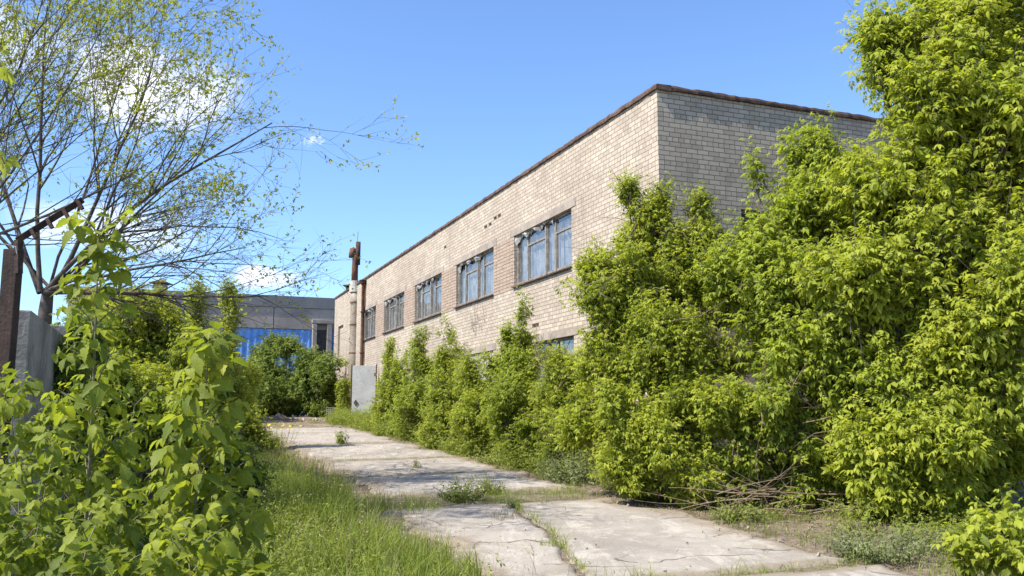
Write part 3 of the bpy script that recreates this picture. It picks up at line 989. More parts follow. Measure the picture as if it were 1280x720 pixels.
def shoots_in(ells, n, L, rs, gap=-.25, freq=1.6, shell=.45, up=.55, zmin=None):
    w = np.array([(e[1].prod()) ** .62 for e in ells])
    w /= w.sum()
    m = n * 3
    ch = rs.choice(len(ells), m, p=w)
    C = np.array([e[0] for e in ells])[ch]
    Rr = np.array([e[1] for e in ells])[ch]
    u = norm(rs.normal(size=(m, 3)))
    r = rs.uniform(0, 1, m) ** shell
    lump = 1 + .16 * snoise(u[:, 0] * 2 + ch, u[:, 1] * 2, u[:, 2] * 2, 1.7, ch * 1.0)
    r = r * np.where(rs.uniform(0, 1, m) < .12, rs.uniform(1.0, 1.3, m), 1)
    p = C + u * Rr * (r * lump)[:, None]
    keep = snoise(p[:, 0], p[:, 1], p[:, 2], freq, 3.3) > gap
    keep &= p[:, 2] > ground_z(p[:, 0], p[:, 1]) + (.08 if zmin is None else zmin)
    q = CORNER + 0 * p[:, :2]
    rel = p[:, :2] - q
    keep &= ~(((rel @ N) < .15) & ((rel @ A) > -.3))          # stay out of the brick building
    p, u, ch = p[keep][:n], u[keep][:n], ch[keep][:n]
    d = norm(u * .75 + rs.normal(0, .35, p.shape) + np.array([0, 0, up]))
    Ls = L * rs.uniform(.6, 1.35, len(p))
    lead = rs.uniform(0, 1, len(p)) < .05
    Ls = np.where(lead, Ls * 2.0, Ls)
    d = np.where(lead[:, None], norm(d + np.array([0, 0, .5])), d)
    base = p - d * Ls[:, None] * .55
    tip = p + d * Ls[:, None] * .45
    return base, tip, ch

def tree(name, label, cat, base, ells, n, L, nodes, size, tmpl, leafm, barkm, seed, group=None, stems=1, r0=.06, gap=-.25, freq=1.6,
         shell=.45, up=.55, tone0=.45, droop=.35, wiremod=3, split=4, core=.72, twigs=0, extra=None, zmin=None):
    rs = np.random.RandomState(seed)
    base = np.asarray(base, float)
    if len(base) == 2:
        base = np.array([*base, float(ground_z(*base))])
    root = empty(name, base, label, cat, group)
    if split:
        sub = []
        for c, r in ells:
            sub.append((c, r * core))
            for q in range(split):
                u = norm(rs.normal(size=3))
                u[1] -= .25
                sub.append((c + norm(u) * r * rs.uniform(.45, .85), r * rs.uniform(.28, .55) * np.array([1, 1, rs.uniform(.7, 1.15)])))
        ells = sub
    b, t_, ch = shoots_in(ells, n, L, rs, gap, freq, shell, up, zmin)
    if extra is not None:
        b = np.concatenate([b, extra[0]]); t_ = np.concatenate([t_, extra[1]]); ch = np.concatenate([ch, np.zeros(len(extra[0]), int)])
    V, f3, f4, tn = leaves_on_shoots(b, t_, nodes, size, tmpl, rs, droop, tone0=tone0)
    crown = link_mesh('crown', np_mesh('crown', V, [f3, f4], tn, smooth=True), leafm, root)
    mb = MB()
    hubs = []
    for k, (c, r) in enumerate(ells):
        foot = base + np.array([rs.uniform(-.25, .25), rs.uniform(-.2, .2), -.15]) * (1 if stems > 1 else .1)
        j1 = foot + (c - foot) * .4 + np.array([rs.normal(0, .08), rs.normal(0, .08), .12 * np.linalg.norm(c - foot)])
        j2 = foot + (c - foot) * .75 + np.array([rs.normal(0, .08), rs.normal(0, .08), .08 * np.linalg.norm(c - foot)])
        if rs.uniform() < (1.0 if not split or k % (split + 1) == 0 else .3):
            mb.tube([foot, j1, j2, c + (0, 0, r[2] * .3)], [r0, r0 * .75, r0 * .5, r0 * .25], 6)
        hubs.append((j1, j2, c))
    for i in range(0, len(b)):
        if i % wiremod == 0:
            j1, j2, c = hubs[ch[i]]
            h = c + (b[i] - c) * .12 + rs.normal(0, .05, 3)
            if rs.uniform() < .5:
                h = j2 + (b[i] - j2) * .1
            m1 = (h + b[i]) / 2 + rs.normal(0, .05, 3) + (0, 0, .04)
            mb.tube([h, m1, b[i], t_[i]], [r0 * .22, r0 * .16, r0 * .11, r0 * .04], 4, cap=False)
        else:
            mb.tube([b[i], t_[i]], [r0 * .11, r0 * .04], 3, cap=False)
    mb.build('trunk', barkm, root, smooth=True)
    if twigs:
        mb = MB()
        for i in range(twigs):
            c, r = ells[rs.randint(len(ells))]
            u = norm(rs.normal(size=3) + np.array([-.3, -1.0, .2]))
            p = c + u * r * rs.uniform(.7, 1.0)
            d = norm(u + rs.normal(0, .6, 3) + np.array([0, 0, .3]))
            L_ = rs.uniform(.3, .9)
            q = p + d * L_ * .5 + rs.normal(0, .04, 3)
            e = q + norm(d + rs.normal(0, .35, 3)) * L_ * .5
            mb.tube([p - d * .3, p, q, e], [.008, .007, .005, .002], 4, cap=False)
            for k in range(3):
                h = p + (q - p) * rs.uniform(.2, 1)
                mb.tube([h, h + norm(d + rs.normal(0, .7, 3)) * L_ * .35], [.004, .0015], 3, cap=False)
        mb.build('dead_twigs', M['deadwood'], root)['kind'] = 'stuff'
    return root

T5_1, T3_1, T5_2, T3_2 = compound(1, ASH5), compound(1, ASH3), compound(2, ASH5), compound(2, ASH3)
T3_0, T5_0, TS_1, TP_2 = compound(0, ASH3, 1.15), compound(0, ASH5, 1.1), compound(1, SIMPLE), compound(2, PAIR)

# ------------------------------------------------------------------ trees and shrubs on the right
LA, LW, LD, LN, LM = M['leaf_ash'], M['leaf_wall'], M['leaf_dark'], M['leaf_near'], M['leaf_mid']
BK = M['bark']
tree('ash_maple', 'tallest bright maple at far right, crown rising past the top of the picture', 'tree', (6.9, 13.0),
     [ell(1235, 20, 12.8, 130, 130), ell(1150, 95, 12.6, 85, 105), ell(1250, 180, 12.3, 110, 120), ell(1140, 235, 12.4, 105, 95), ell(1240, 330, 12.1, 110, 120),
      ell(1120, 345, 12.4, 115, 90), ell(1225, 455, 11.9, 100, 95), ell(1110, 60, 12.9, 45, 70), ell(1250, 530, 12.2, 70, 70)],
     3000, .85, 6, .14, T5_1, LA, BK, 21, stems=3, r0=.05, gap=-.45, freq=1.4, tone0=.5)
tree('ash_maple', 'maple with loose shoots on top, between the tallest tree and the end wall', 'tree', (5.1, 14.2),
     [ell(1000, 290, 13.9, 75, 85), ell(950, 340, 13.7, 70, 85), ell(1060, 330, 13.5, 80, 110), ell(1000, 420, 13.3, 110, 85), ell(1080, 470, 12.8, 90, 85),
      ell(945, 245, 13.9, 14, 45), ell(1005, 195, 13.9, 35, 40), ell(1045, 230, 13.6, 50, 60)],
     2100, .7, 6, .118, T5_1, M['leaf_green'], BK, 22, stems=4, r0=.04, gap=-.4, freq=1.6, tone0=.5)
tree('ash_maple', 'broad green maple covering the lower corner of the brick building, three upright spires on top', 'tree', (2.55, 15.0),
     [ell(835, 330, 14.8, 75, 70), ell(780, 370, 14.7, 62, 75), ell(890, 350, 14.8, 80, 80), ell(765, 440, 14.5, 48, 70), ell(840, 440, 14.2, 95, 80),
      ell(790, 240, 14.8, 13, 32), ell(805, 275, 14.8, 22, 35), ell(826, 255, 14.8, 12, 50), ell(872, 262, 14.8, 14, 55), ell(748, 345, 14.7, 30, 50), ell(822, 295, 14.8, 24, 45), ell(872, 305, 14.8, 28, 50), ell(800, 300, 14.8, 26, 40)],
     2600, .5, 6, .09, T5_2, LA, BK, 23, twigs=46, stems=4, r0=.04, gap=-.4, freq=1.9, tone0=.47)
tree('ash_maple', 'shadowed maple standing close to the end wall behind the two larger right-hand trees', 'tree', (8.6, 15.6),
     [ell(1180, 120, 15.5, 110, 110), ell(1120, 300, 15.3, 120, 120), ell(1260, 280, 15.3, 100, 160), ell(1010, 400, 15.0, 110, 100)],
     700, .6, 5, .14, T5_2, LA, BK, 24, stems=3, r0=.06, gap=-.4, tone0=.4)
tree('maple_bush', 'low maple bush reaching the concrete edge below the broad corner maple', 'bush', (2.35, 14.2),
     [ell(790, 530, 13.8, 62, 60), ell(850, 555, 13.6, 55, 65), ell(740, 520, 14.8, 45, 50), ell(875, 500, 13.6, 60, 50), ell(800, 590, 13.9, 50, 30), ell(870, 605, 13.5, 45, 30)],
     1300, .38, 5, .09, T5_2, LA, BK, 25, stems=4, r0=.025, gap=-.35, freq=2.1, tone0=.5, zmin=.03)
tree('maple_bush', 'maple bush with dark hollows directly behind the heap of dry branches', 'bush', (4.4, 13.9),
     [ell(950, 510, 13.5, 80, 62), ell(1030, 540, 13.3, 75, 62), ell(930, 575, 13.6, 50, 42), ell(1010, 592, 13.5, 60, 35)],
     1000, .42, 5, .10, T5_1, M['leaf_green'], BK, 26, twigs=46, stems=4, r0=.025, gap=-.2, freq=2.2, tone0=.42)
tree('maple_bush', 'bright maple bush hanging over the weeds at the foot of the tallest right-hand tree', 'bush', (5.9, 12.6),
     [ell(1120, 540, 12.0, 85, 60), ell(1185, 560, 11.7, 55, 45), ell(1095, 590, 12.1, 60, 38), ell(1150, 612, 12.0, 55, 32), ell(1210, 600, 12.2, 40, 40)],
     820, .5, 5, .125, T5_1, LA, BK, 27, stems=4, r0=.025, gap=-.3, freq=2.0, tone0=.5)
tree('maple_sapling', 'small maple sapling with spread leaves in the lower right corner of the picture', 'sapling', (5.3, 9.3),
     [ell(1255, 650, 8.9, 45, 22), ell(1215, 668, 8.7, 35, 16), ell(1265, 692, 8.5, 40, 18), ell(1210, 692, 8.6, 22, 10)],
     60, .40, 4, .105, T3_0, LA, M['stem'], 28, stems=2, r0=.015, gap=-.9, tone0=.5, wiremod=2, split=0)

# bushes along the foot of the long wall, far to near
def wall_bush(label, px, t, lobes, n, seed, size=.085, L=.34, tone=.42, gap=-.3, leafm=None):
    Y, s_ = on_t(px, t)
    p = st(s_, t)
    tree('wall_bush', label, 'bush', (p[0], p[1]), [ell(x, y - (9 if y > 512 else 0), Y + dy, rx, ry * (.85 if y > 512 else 1), rd) for x, y, rx, ry, dy, rd in lobes], n, L, 4, size, T5_2, leafm or (M['leaf_green'] if seed % 3 == 0 else LW), BK, seed,
         group='bushes along the foot of the brick wall', stems=4, r0=.03, gap=gap, freq=1.5, tone0=tone, zmin=.03, split=3, core=1.0, twigs=26 if seed == 46 else 0)
wall_bush('farthest bush at the wall, beside the steel panel, with thin sprays above it', 492, 1.15, [(490, 500, 24, 38, .0, .9), (486, 445, 8, 28, 0, .4), (502, 475, 18, 40, -.5, .7), (494, 525, 32, 32, -.4, 1.)], 1000, 41, tone=.45)
wall_bush('rounded bush at the wall second from the steel panel', 528, 1.15, [(522, 475, 24, 48, 0, .8), (524, 432, 11, 26, 0, .5), (536, 510, 28, 40, -1, .9), (520, 525, 34, 36, -.5, 1.), (545, 500, 26, 44, -.3, .8)], 1200, 42)
wall_bush('tall pointed bush below the gap between two upper windows, third from the steel panel', 562, 1.2, [(560, 455, 20, 50, 0, .7), (566, 500, 30, 52, -.5, .9), (555, 428, 12, 28, 0, .5), (556, 535, 36, 36, -.5, 1.), (582, 500, 26, 44, -.3, .8)], 1300, 43)
wall_bush('wide low bush hiding the pale blocked-up lower window', 604, 1.2, [(600, 495, 34, 44, 0, .9), (614, 465, 18, 30, .3, .5), (596, 535, 34, 36, -.7, .9), (622, 545, 32, 28, -.6, .8), (585, 470, 18, 34, .2, .5), (626, 480, 20, 40, .1, .6)], 1400, 44)
wall_bush('tallest wall bush, a narrow column of leaves below the nearest upper window', 652, 1.25, [(655, 415, 13, 52, 0, .4), (650, 470, 24, 60, 0, .7), (640, 515, 38, 52, -.3, .9), (632, 440, 10, 32, .2, .35), (660, 550, 38, 34, -.6, .8)], 1600, 45)
wall_bush('bush with bare twigs in front of the nearest lower window', 700, 1.2, [(697, 490, 34, 50, 0, .7), (722, 510, 34, 60, -.3, .8), (690, 555, 36, 34, -.5, .7), (712, 470, 26, 28, .1, .5), (686, 452, 20, 26, .1, .4)], 1300, 46, tone=.45)

# bare tangled vine by the lower window and dead creeper on the wall
rs = np.random.RandomState(61)
def creeper(name, label, s0, s1, z0, z1, n, seed, t=.03, bush=.15):
    rs = np.random.RandomState(seed)
    root = empty(name, st(s0, t, z0), label, 'creeper')
    mb = MB()
    for i in range(n):
        p = np.array([rs.uniform(s0, s1), t + rs.uniform(0, bush), z0 + (z1 - z0) * rs.uniform(0, .6)])
        pts = [st(p[0], p[1], p[2])]
        a_ = rs.uniform(.6, 2.4)
        for k in range(6):
            a_ += rs.normal(0, .45)
            p = p + np.array([math.cos(a_) * .14, rs.uniform(-.02, .03), math.sin(a_) * .16])
            p[1] = max(p[1], t * .7)
            pts.append(st(p[0], p[1], p[2]))
        mb.tube(pts, np.array([9, 8, 7, 6, 5, 4, 3]) * (.001 if bush > .1 else .0006), 4, cap=False)
    mb.build('stems', M['bark'], root)
creeper('dead_creeper', 'dead brown creeper clinging to the bricks below the second upper window', 10.0, 11.8, 3.9, 4.9, 12, 3, .012, .03)
creeper('bare_vine', 'tangle of bare vine stems across the nearest lower window', 5.2, 7.4, 2.3, 3.4, 60, 4, .05, .35)

# ------------------------------------------------------------------ bushes at the end of the yard
def far_bush(label, px, Y, lobes, n, seed, leafm, size=.12, tone=.4, kind='yard_bush', L=.5, base=None):
    p = at(px, 515, Y)
    tree(kind, label, 'bush', (p[0], p[1]) if base is None else base, [ell(x, y, Y, rx, ry, rd) for x, y, rx, ry, rd in lobes], n, L, 4, size, T5_2, leafm, BK, seed, stems=4, r0=.04, gap=-.3, freq=1.0, tone0=tone, zmin=.02)
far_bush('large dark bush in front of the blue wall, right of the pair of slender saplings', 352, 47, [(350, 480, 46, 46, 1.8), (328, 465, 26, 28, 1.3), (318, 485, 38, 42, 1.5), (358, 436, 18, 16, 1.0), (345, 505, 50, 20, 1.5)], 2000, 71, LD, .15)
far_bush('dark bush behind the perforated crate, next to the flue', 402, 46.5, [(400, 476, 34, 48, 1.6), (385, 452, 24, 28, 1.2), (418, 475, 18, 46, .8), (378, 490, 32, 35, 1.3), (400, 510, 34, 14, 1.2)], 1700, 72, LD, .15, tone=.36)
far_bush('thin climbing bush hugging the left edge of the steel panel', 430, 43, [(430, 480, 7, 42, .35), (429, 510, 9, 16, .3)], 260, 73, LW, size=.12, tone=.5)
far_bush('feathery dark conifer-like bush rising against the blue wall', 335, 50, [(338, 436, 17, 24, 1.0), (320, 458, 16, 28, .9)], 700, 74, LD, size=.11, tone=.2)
far_bush('pale bush at the left of the yard, under the eaves of the blue hall', 290, 40, [(285, 478, 34, 42, 1.6), (262, 465, 30, 44, 1.5), (296, 505, 34, 24, 1.2)], 1100, 75, LW, size=.13)

# bright bushes along the fence on the left
def left_bush(label, X, Y, lobes, n, seed, size=.08, tone=.5, leafm=None, L=.36, tmpl=None, kind='fence_bush'):
    tree(kind, label, 'bush', (X, Y), [ell(x, y, Y + dy, rx, ry, rd) for x, y, rx, ry, dy, rd in lobes], n, L, 4, size, tmpl or T5_2, leafm or LM, BK, seed, stems=4, r0=.03, gap=-.35, freq=1.9, tone0=tone, zmin=.02)
left_bush('tallest yellow-green bush at the fence, below the vent on the hall roof', -9.2, 23.0, [(185, 430, 55, 55, 0, 1.1), (160, 400, 35, 35, 0, .7), (205, 405, 32, 36, 0, .6), (230, 470, 45, 50, -.5, .9)], 2300, 81, .11, .55, L=.5)
left_bush('yellow-green bush with dense foliage behind the near saplings', -4.6, 11.0, [(150, 510, 75, 60, 0, .8), (225, 530, 60, 55, 0, .7), (100, 480, 50, 50, 0, .7)], 1000, 82, .085, .4)
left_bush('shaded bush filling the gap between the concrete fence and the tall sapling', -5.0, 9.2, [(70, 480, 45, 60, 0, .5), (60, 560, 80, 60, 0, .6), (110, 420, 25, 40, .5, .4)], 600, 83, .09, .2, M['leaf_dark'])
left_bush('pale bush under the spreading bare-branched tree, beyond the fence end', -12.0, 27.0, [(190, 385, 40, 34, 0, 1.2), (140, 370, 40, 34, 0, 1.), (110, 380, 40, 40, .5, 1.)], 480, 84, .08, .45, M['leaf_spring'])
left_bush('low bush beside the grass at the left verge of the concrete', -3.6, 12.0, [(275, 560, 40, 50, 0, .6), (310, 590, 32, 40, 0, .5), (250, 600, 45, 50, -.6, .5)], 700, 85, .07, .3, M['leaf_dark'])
left_bush('green bush left of the soil heap with yellow flowers in front', -6.3, 22.0, [(310, 530, 26, 32, 0, .7), (285, 510, 30, 40, 0, .7), (330, 550, 20, 18, 0, .5)], 520, 86, .08, .42, LW)
left_bush('dense bush between the pair of slender saplings and the near sapling', -5.2, 17.0, [(262, 470, 40, 50, 0, .8), (240, 440, 26, 36, 0, .7), (290, 490, 30, 40, 0, .7)], 760, 87, .08, .4, LW)

# slender upright saplings in front of the hall
def slender(label, px, top, bot, Y, w, n, seed):
    rs = np.random.RandomState(seed)
    p = at(px, 515, Y)
    lobes = []
    k = 4
    for i in range(k):
        y = top + (bot - top) * (i + .5) / k
        lobes.append(ell(px + rs.uniform(-3, 3), y, Y, w * (.45 + .55 * (i + 1) / k), (bot - top) / k * .75, .35))
    tree('slender_sapling', label, 'sapling', (p[0], p[1]), lobes, n, .34, 4, .105, T3_2, LM, M['stem'], seed, stems=1, r0=.018, gap=-.5, freq=2.5, tone0=.5, split=0)
slender('slender leafy sapling against the hall roof, left one of the pair', 247, 356, 470, 24, 19, 300, 91)
slender('slender leafy sapling against the blue wall, right one of the pair', 284, 350, 475, 24, 18, 320, 92)

# ------------------------------------------------------------------ near saplings at the left
def sapling(label, base, top, n_nodes, pet, size, seed, tmpl=T3_0, leafm=None, start=.15, r0=.013, tone=.45, bend=.05, group=None, name='maple_sapling', sides=1.0, tiptone=.5):
    """straight young stem with opposite pairs of long stalked leaves and short side shoots"""
    rs = np.random.RandomState(seed)
    base, top = np.asarray(base, float), np.asarray(top, float)
    root = empty(name, base, label, 'sapling', group)
    L = np.linalg.norm(top - base)
    ax = (top - base) / L
    bd = norm(np.cross(ax, rs.normal(size=3))) * bend * L
    fs = np.linspace(start, 1, n_nodes)
    curve = lambda f: base + (top - base) * f + bd * math.sin(f * 3.0)
    mb = MB()
    fr_ = np.linspace(0, 1, 9)
    mb.tube([curve(f) for f in fr_], [r0 * (1 - .8 * f) for f in fr_], 7)
    Bs, Ts = [], []
    u = norm(np.cross(ax, [0.3, .8, .1])); w = np.cross(ax, u)
    a0 = rs.uniform(0, 3)
    for i, f in enumerate(fs):
        for sd in (0, math.pi):
            a_ = a0 + i * 1.571 + sd + rs.normal(0, .2)
            d = norm(u * math.cos(a_) + w * math.sin(a_) + ax * (.45 + .6 * f))
            Ls = pet * (1.25 - .75 * f) * rs.uniform(.6, 1.3) * sides
            p = curve(f)
            Bs.append(p); Ts.append(p + d * Ls)
            mb.tube([p, p + d * Ls * .55 + (0, 0, .01), p + d * Ls + (0, 0, -.01)], [r0 * .3, r0 * .22, r0 * .12], 4, cap=False)
    Bs.append(curve(.86)); Ts.append(curve(1.0) + ax * .03)
    Bs, Ts = np.array(Bs), np.array(Ts)
    mb.build('stem', M['stem'], root, smooth=True)
    V, f3, f4, tn = leaves_on_shoots(Bs + (Ts - Bs) * .35, Ts, 3, size, tmpl, rs, .55, .95, tone, tiptone=tiptone)
    me = np_mesh('foliage', V, [f3, f4], tn, smooth=True)
    av = me.attributes.new('blade', 'FLOAT_VECTOR', 'POINT')
    av.data.foreach_set('vector', np.tile(tmpl[3], (len(V) // len(tmpl[0]), 1)).astype(np.float32).ravel())
    link_mesh('foliage', me, leafm or LN, root)
    return root

def lowpt(px, Y, z=None):
    p = at(px, 500, Y)
    return np.array([p[0], Y, float(ground_z(p[0], Y)) if z is None else z])
sapling('tall maple sapling in front of the concrete fence, tip above the fence top', lowpt(112, 4.1), at(122, 292, 4.0), 19, .27, .088, 101, start=.22, tone=.42)
sapling('maple sapling with drooping yellow leaves at its tip, in front of the blue hall', lowpt(250, 3.7), at(262, 440, 3.6), 15, .25, .09, 102, start=.3, tone=.5, tiptone=.8)
low = [(20, 3.9, 505, .35), (62, 3.6, 560, .3), (88, 4.3, 470, .35), (150, 4.4, 520, .4), (165, 3.5, 600, .4), (200, 4.2, 560, .5), (222, 3.3, 640, .5),
       (285, 3.8, 530, .5), (40, 3.1, 640, .3), (105, 3.2, 640, .35), (175, 3.0, 690, .4), (300, 4.4, 600, .5), (240, 3.0, 665, .6), (10, 4.6, 450, .35), (130, 3.0, 690, .35),
       (170, 4.8, 470, .4), (5, 3.2, 590, .3), (75, 2.9, 690, .3), (215, 4.9, 470, .5), (55, 4.8, 480, .35), (290, 3.2, 680, .5)]
for i, (px, Y, ty, tone) in enumerate(low):
    sapling('knee to chest high maple seedling in the shaded thicket at lower left', lowpt(px, Y), at(px + (i * 37 % 21) - 10, ty + (38 if i > 1 else 10), Y), 9 + i % 3, .25, .072, 110 + i, start=.25, r0=.008, tone=tone,
            group='maple seedlings in the lower left thicket')
# a branch tip with large leaves reaching in at the left edge
rsx = np.random.RandomState(5)
tw = empty('overhanging_twig', at(-60, 150, 2.6), 'twig with a few large yellow-green leaves hanging in at the left edge of the picture', 'twig')
mb = MB()
pts = [at(-120, 60, 2.7), at(-40, 110, 2.6), at(-8, 175, 2.5), at(6, 205, 2.5)]
mb.tube(pts, [.006, .005, .004, .002], 5)
mb.build('stem', M['bark'], tw)
b_ = np.array([at(-40, 110, 2.6), at(-8, 175, 2.5), at(-45, 90, 2.6)])
t_ = np.array([at(-2, 120, 2.5), at(8, 200, 2.5), at(8, 70, 2.6)])
V, f3, f4, tn = leaves_on_shoots(b_, t_, 2, .06, T3_0, rsx, .5, .9, .8)
link_mesh('foliage', np_mesh('foliage', V, [f3, f4], tn, smooth=True), LN, tw)

# ------------------------------------------------------------------ spring tree behind the fence
def spring_tree(name, label, base, fan, seed, leaves_per, lsize, depth=3, r0=.10):
    rs = np.random.RandomState(seed)
    base = np.asarray(base, float)
    root = empty(name, base, label, 'tree')
    mb = MB()
    lb, ld = [], []
    def grow(p, d, L, r, lev, lift):
        n = 7 if lev < 2 else 5
        pts, rad = [p], [r]
        q, dd = p.copy(), d.copy()
        for i in range(n):
            dd = norm(dd + rs.normal(0, .06 + .03 * lev, 3) + np.array([0, 0, lift]))
            q = q + dd * L / n
            pts.append(q.copy()); rad.append(r * (1 - .78 * (i + 1) / n))
        mb.tube(pts, rad, 6 if lev < 1 else (4 if lev < 2 else 3), cap=False)
        if lev < depth:
            m = int(rs.randint(9, 12)) if lev == 0 else (rs.randint(5, 8) if lev == 1 else rs.randint(2, 5))
            for k in range(m):
                f = rs.uniform(.22, .97) if lev == 0 else rs.uniform(.15, .97)
                i = min(int(f * n), n - 1)
                pp = pts[i] + (pts[i + 1] - pts[i]) * (f * n - i)
                loc = norm(pts[i + 1] - pts[i])
                sd = norm(np.cross(loc, rs.normal(size=3)))
                nd = norm(loc * rs.uniform(.75, 1.2) + sd * rs.uniform(.4, .8))
                grow(pp, nd, L * rs.uniform(.34, .66) * (1.2 - .4 * f), max(r * (1 - .7 * f) * .55, .0035), lev + 1, lift * .7 if lev else .015)
        if lev >= 1:
            m = leaves_per if lev >= 2 else leaves_per // 2
            for k in range(m):
                f = rs.uniform(.25, 1)
                i = min(int(f * n), n - 1)
                if rs.uniform() < .5:
                    f = .97
                    i = n - 1
                q_ = pts[i] + (pts[i + 1] - pts[i]) * (f * n - i)
                for e_ in range(2):
                    lb.append(q_ + rs.normal(0, .035, 3))
                    ld.append(norm(rs.normal(size=3)) + dd * .6)
    for d, L, lift in fan:
        grow(base + rs.normal(0, .08, 3) * (1, 1, 0), norm(np.asarray(d, float)), L, r0 * rs.uniform(.5, .85), 0, lift)
    mb.build('trunk', M['bark_dark'], root, smooth=True)
    lb, ld = np.array(lb), norm(np.array(ld))
    # leaves sit in loose tufts, many twigs stay bare
    keep = snoise(lb[:, 0], lb[:, 1], lb[:, 2], 1.3, 2.) + .7 * (lb[:, 2] - base[2] - 3.5) / 3 > rs.uniform(-.9, .9, len(lb))
    lb, ld = lb[keep], ld[keep]
    V, f3, f4, tn = place_leaves(lb, ld, rs.normal(0, .6, lb.shape) + (SUN[0] * .3, SUN[1] * .3, .8), lsize * rs.uniform(.6, 1.3, len(lb)), np.clip(rs.normal(.5, .2, len(lb)), 0, 1), TP_2)
    link_mesh('crown', np_mesh('crown', V, [f3, f4], tn, smooth=True), M['leaf_spring'], root)
b0 = at(60, 345, 15.0)
fan = []
rsf = np.random.RandomState(8)
for tx, ty, dY in ((375, 305, .5), (335, 75, .5), (300, 190, .8), (235, 10, 0), (150, -15, -.6), (60, -20, .3), (285, 245, -1.2),
                   (-30, -40, .5), (-90, 60, 0), (-120, 160, .6), (250, 325, .3), (330, 250, .2), (215, 170, .6)):
    e = at(tx, ty, 15.0 + dY)
    v = e - b0
    v = v * .90
    fan.append((v + np.array([0, 0, -.06 * np.linalg.norm(v)]), np.linalg.norm(v) * 1.0, .015))
spring_tree('spring_tree', 'wide spreading tree with dark bare branches and sparse young leaves behind the concrete fence', np.array([b0[0], b0[1], b0[2] - .3]), fan, 9, 5, .065, r0=.06)
mbt = MB()
gb = np.array([b0[0] - .1, b0[1], float(ground_z(b0[0], b0[1])) - .1])
mbt.tube([gb, gb + (b0 - gb) * .5 + (.05, 0, 0), b0 + (0, 0, -.6), b0 + (.02, 0, -.22)], [.15, .13, .115, .09], 10)
tr_root = [o for o in COL.objects if o.name == 'spring_tree'][0]
mbt.build('trunk', M['bark_dark'], tr_root, smooth=True)
b1 = at(-120, 330, 10.5)
fan = []
for tx, ty, dY in ((75, -20, .3), (150, 20, 0), (110, 110, .4), (40, -60, -.2), (-20, -60, 0), (170, 150, .3), (-80, -40, 0), (60, 60, -.4)):
    e = at(tx, ty, 10.5 + dY)
    fan.append((e - b1, np.linalg.norm(e - b1), .01))
spring_tree('spring_tree', 'nearer dark-branched tree leaning in over the left edge of the picture', np.array([b1[0], b1[1], b1[2] - .2]), fan, 14, 4, .05, depth=3, r0=.032)
mbt = MB()
gb = np.array([b1[0] - .1, b1[1], float(ground_z(b1[0], b1[1])) - .1])
mbt.tube([gb, gb + (b1 - gb) * .5 + (.05, 0, 0), b1 + (0, 0, -.1), b1 + (.05, 0, .2)], [.14, .12, .10, .05], 10)
tr_root = [o for o in COL.objects if o.name.startswith('spring_tree')][-1]
mbt.build('trunk', M['bark_dark'], tr_root, smooth=True)

# ------------------------------------------------------------------ grass, weeds, litter
def blades(pts, h, lean, w, tone, rs, seg=3):
    n = len(pts)
    a_ = rs.uniform(0, 2 * math.pi, n)
    ld = np.stack([np.cos(a_), np.sin(a_), 0 * a_], -1)
    b_ = a_ + rs.normal(1.57, .6, n)
    wd = np.stack([np.cos(b_), np.sin(b_), 0 * b_], -1)
    V = []
    for k in range(seg + 1):
        f = k / seg
        c = pts + np.array([0, 0, 1]) * (h * f * (1 - .22 * lean * f))[:, None] + ld * (h * lean * f ** 2)[:, None]
        ww = w * (1 - f) ** .7
        if k == seg:
            V.append(c[:, None])
        else:
            V.append(np.stack([c - wd * ww[:, None], c + wd * ww[:, None]], 1))
    V = np.concatenate(V, 1)
    kv = 2 * seg + 1
    F4 = [(2 * k, 2 * k + 1, 2 * k + 3, 2 * k + 2) for k in range(seg - 1)]
    F3 = [(2 * seg - 2, 2 * seg - 1, 2 * seg)]
    off = (np.arange(n) * kv)[:, None, None]
    return V.reshape(-1, 3), (np.array(F3)[None] + off).reshape(-1, 3), (np.array(F4)[None] + off).reshape(-1, 4), np.repeat(tone, kv)

def scatter(n, s0, s1, t0, t1, rs, dens=None):
    s_ = rs.uniform(s0, s1, n); t_ = rs.uniform(t0, t1, n)
    if dens is not None:
        k = dens(s_, t_) > rs.uniform(0, 1, n)
        s_, t_ = s_[k], t_[k]
    p = CORNER + s_[:, None] * A + t_[:, None] * N
    return np.concatenate([p, ground_z(p[:, 0], p[:, 1])[:, None] - .02], 1), s_, t_

def stuff(name, V, f3, f4, tone, mat, label=None, kind='stuff'):
    o = link_mesh(name, np_mesh(name, V, [f3, f4], tone), mat)
    tag(o, label, None, None, kind)
    if label: o['category'] = name.replace('_', ' ')
    return o

rs = np.random.RandomState(201)
# tall grass on the left verge
dens = lambda s_, t_: np.clip((t_ - 6.05 - .35 * snoise(s_, t_, 0, 1.1, 3)) / .5, 0, 1) * np.clip(.45 + .9 * snoise(s_, t_, 0, 1.7, 8), .06, 1)
p, s_, t_ = scatter(52000, -10.5, 3.5, 5.2, 9.3, rs, dens)
h = (.50 + .24 * snoise(p[:, 0], p[:, 1], 0, 1.3, 4)) * rs.uniform(.35, 1.3, len(p)) * np.clip((t_ - 5.75) / 1.1, .3, 1)
V, f3, f4, tn = blades(p, h, rs.uniform(.15, .9, len(p)), rs.uniform(.003, .008, len(p)), np.clip(rs.normal(.5, .28, len(p)), 0, 1), rs, 4)
stuff('grass', V, f3, f4, tn, M['grass'], 'tall green grass on the left verge of the concrete')
dens = lambda s_, t_: np.clip((t_ - 5.6 - .4 * snoise(s_, t_, 0, 1.1, 3)) / .4, 0, 1) * np.clip(.25 + .9 * snoise(s_, t_, 0, 1.2, 15), .03, 1) * np.clip((8.2 - t_), .1, 1)
p, s_, t_ = scatter(10000, -10.5, 8, 5.1, 9.0, rs, dens)
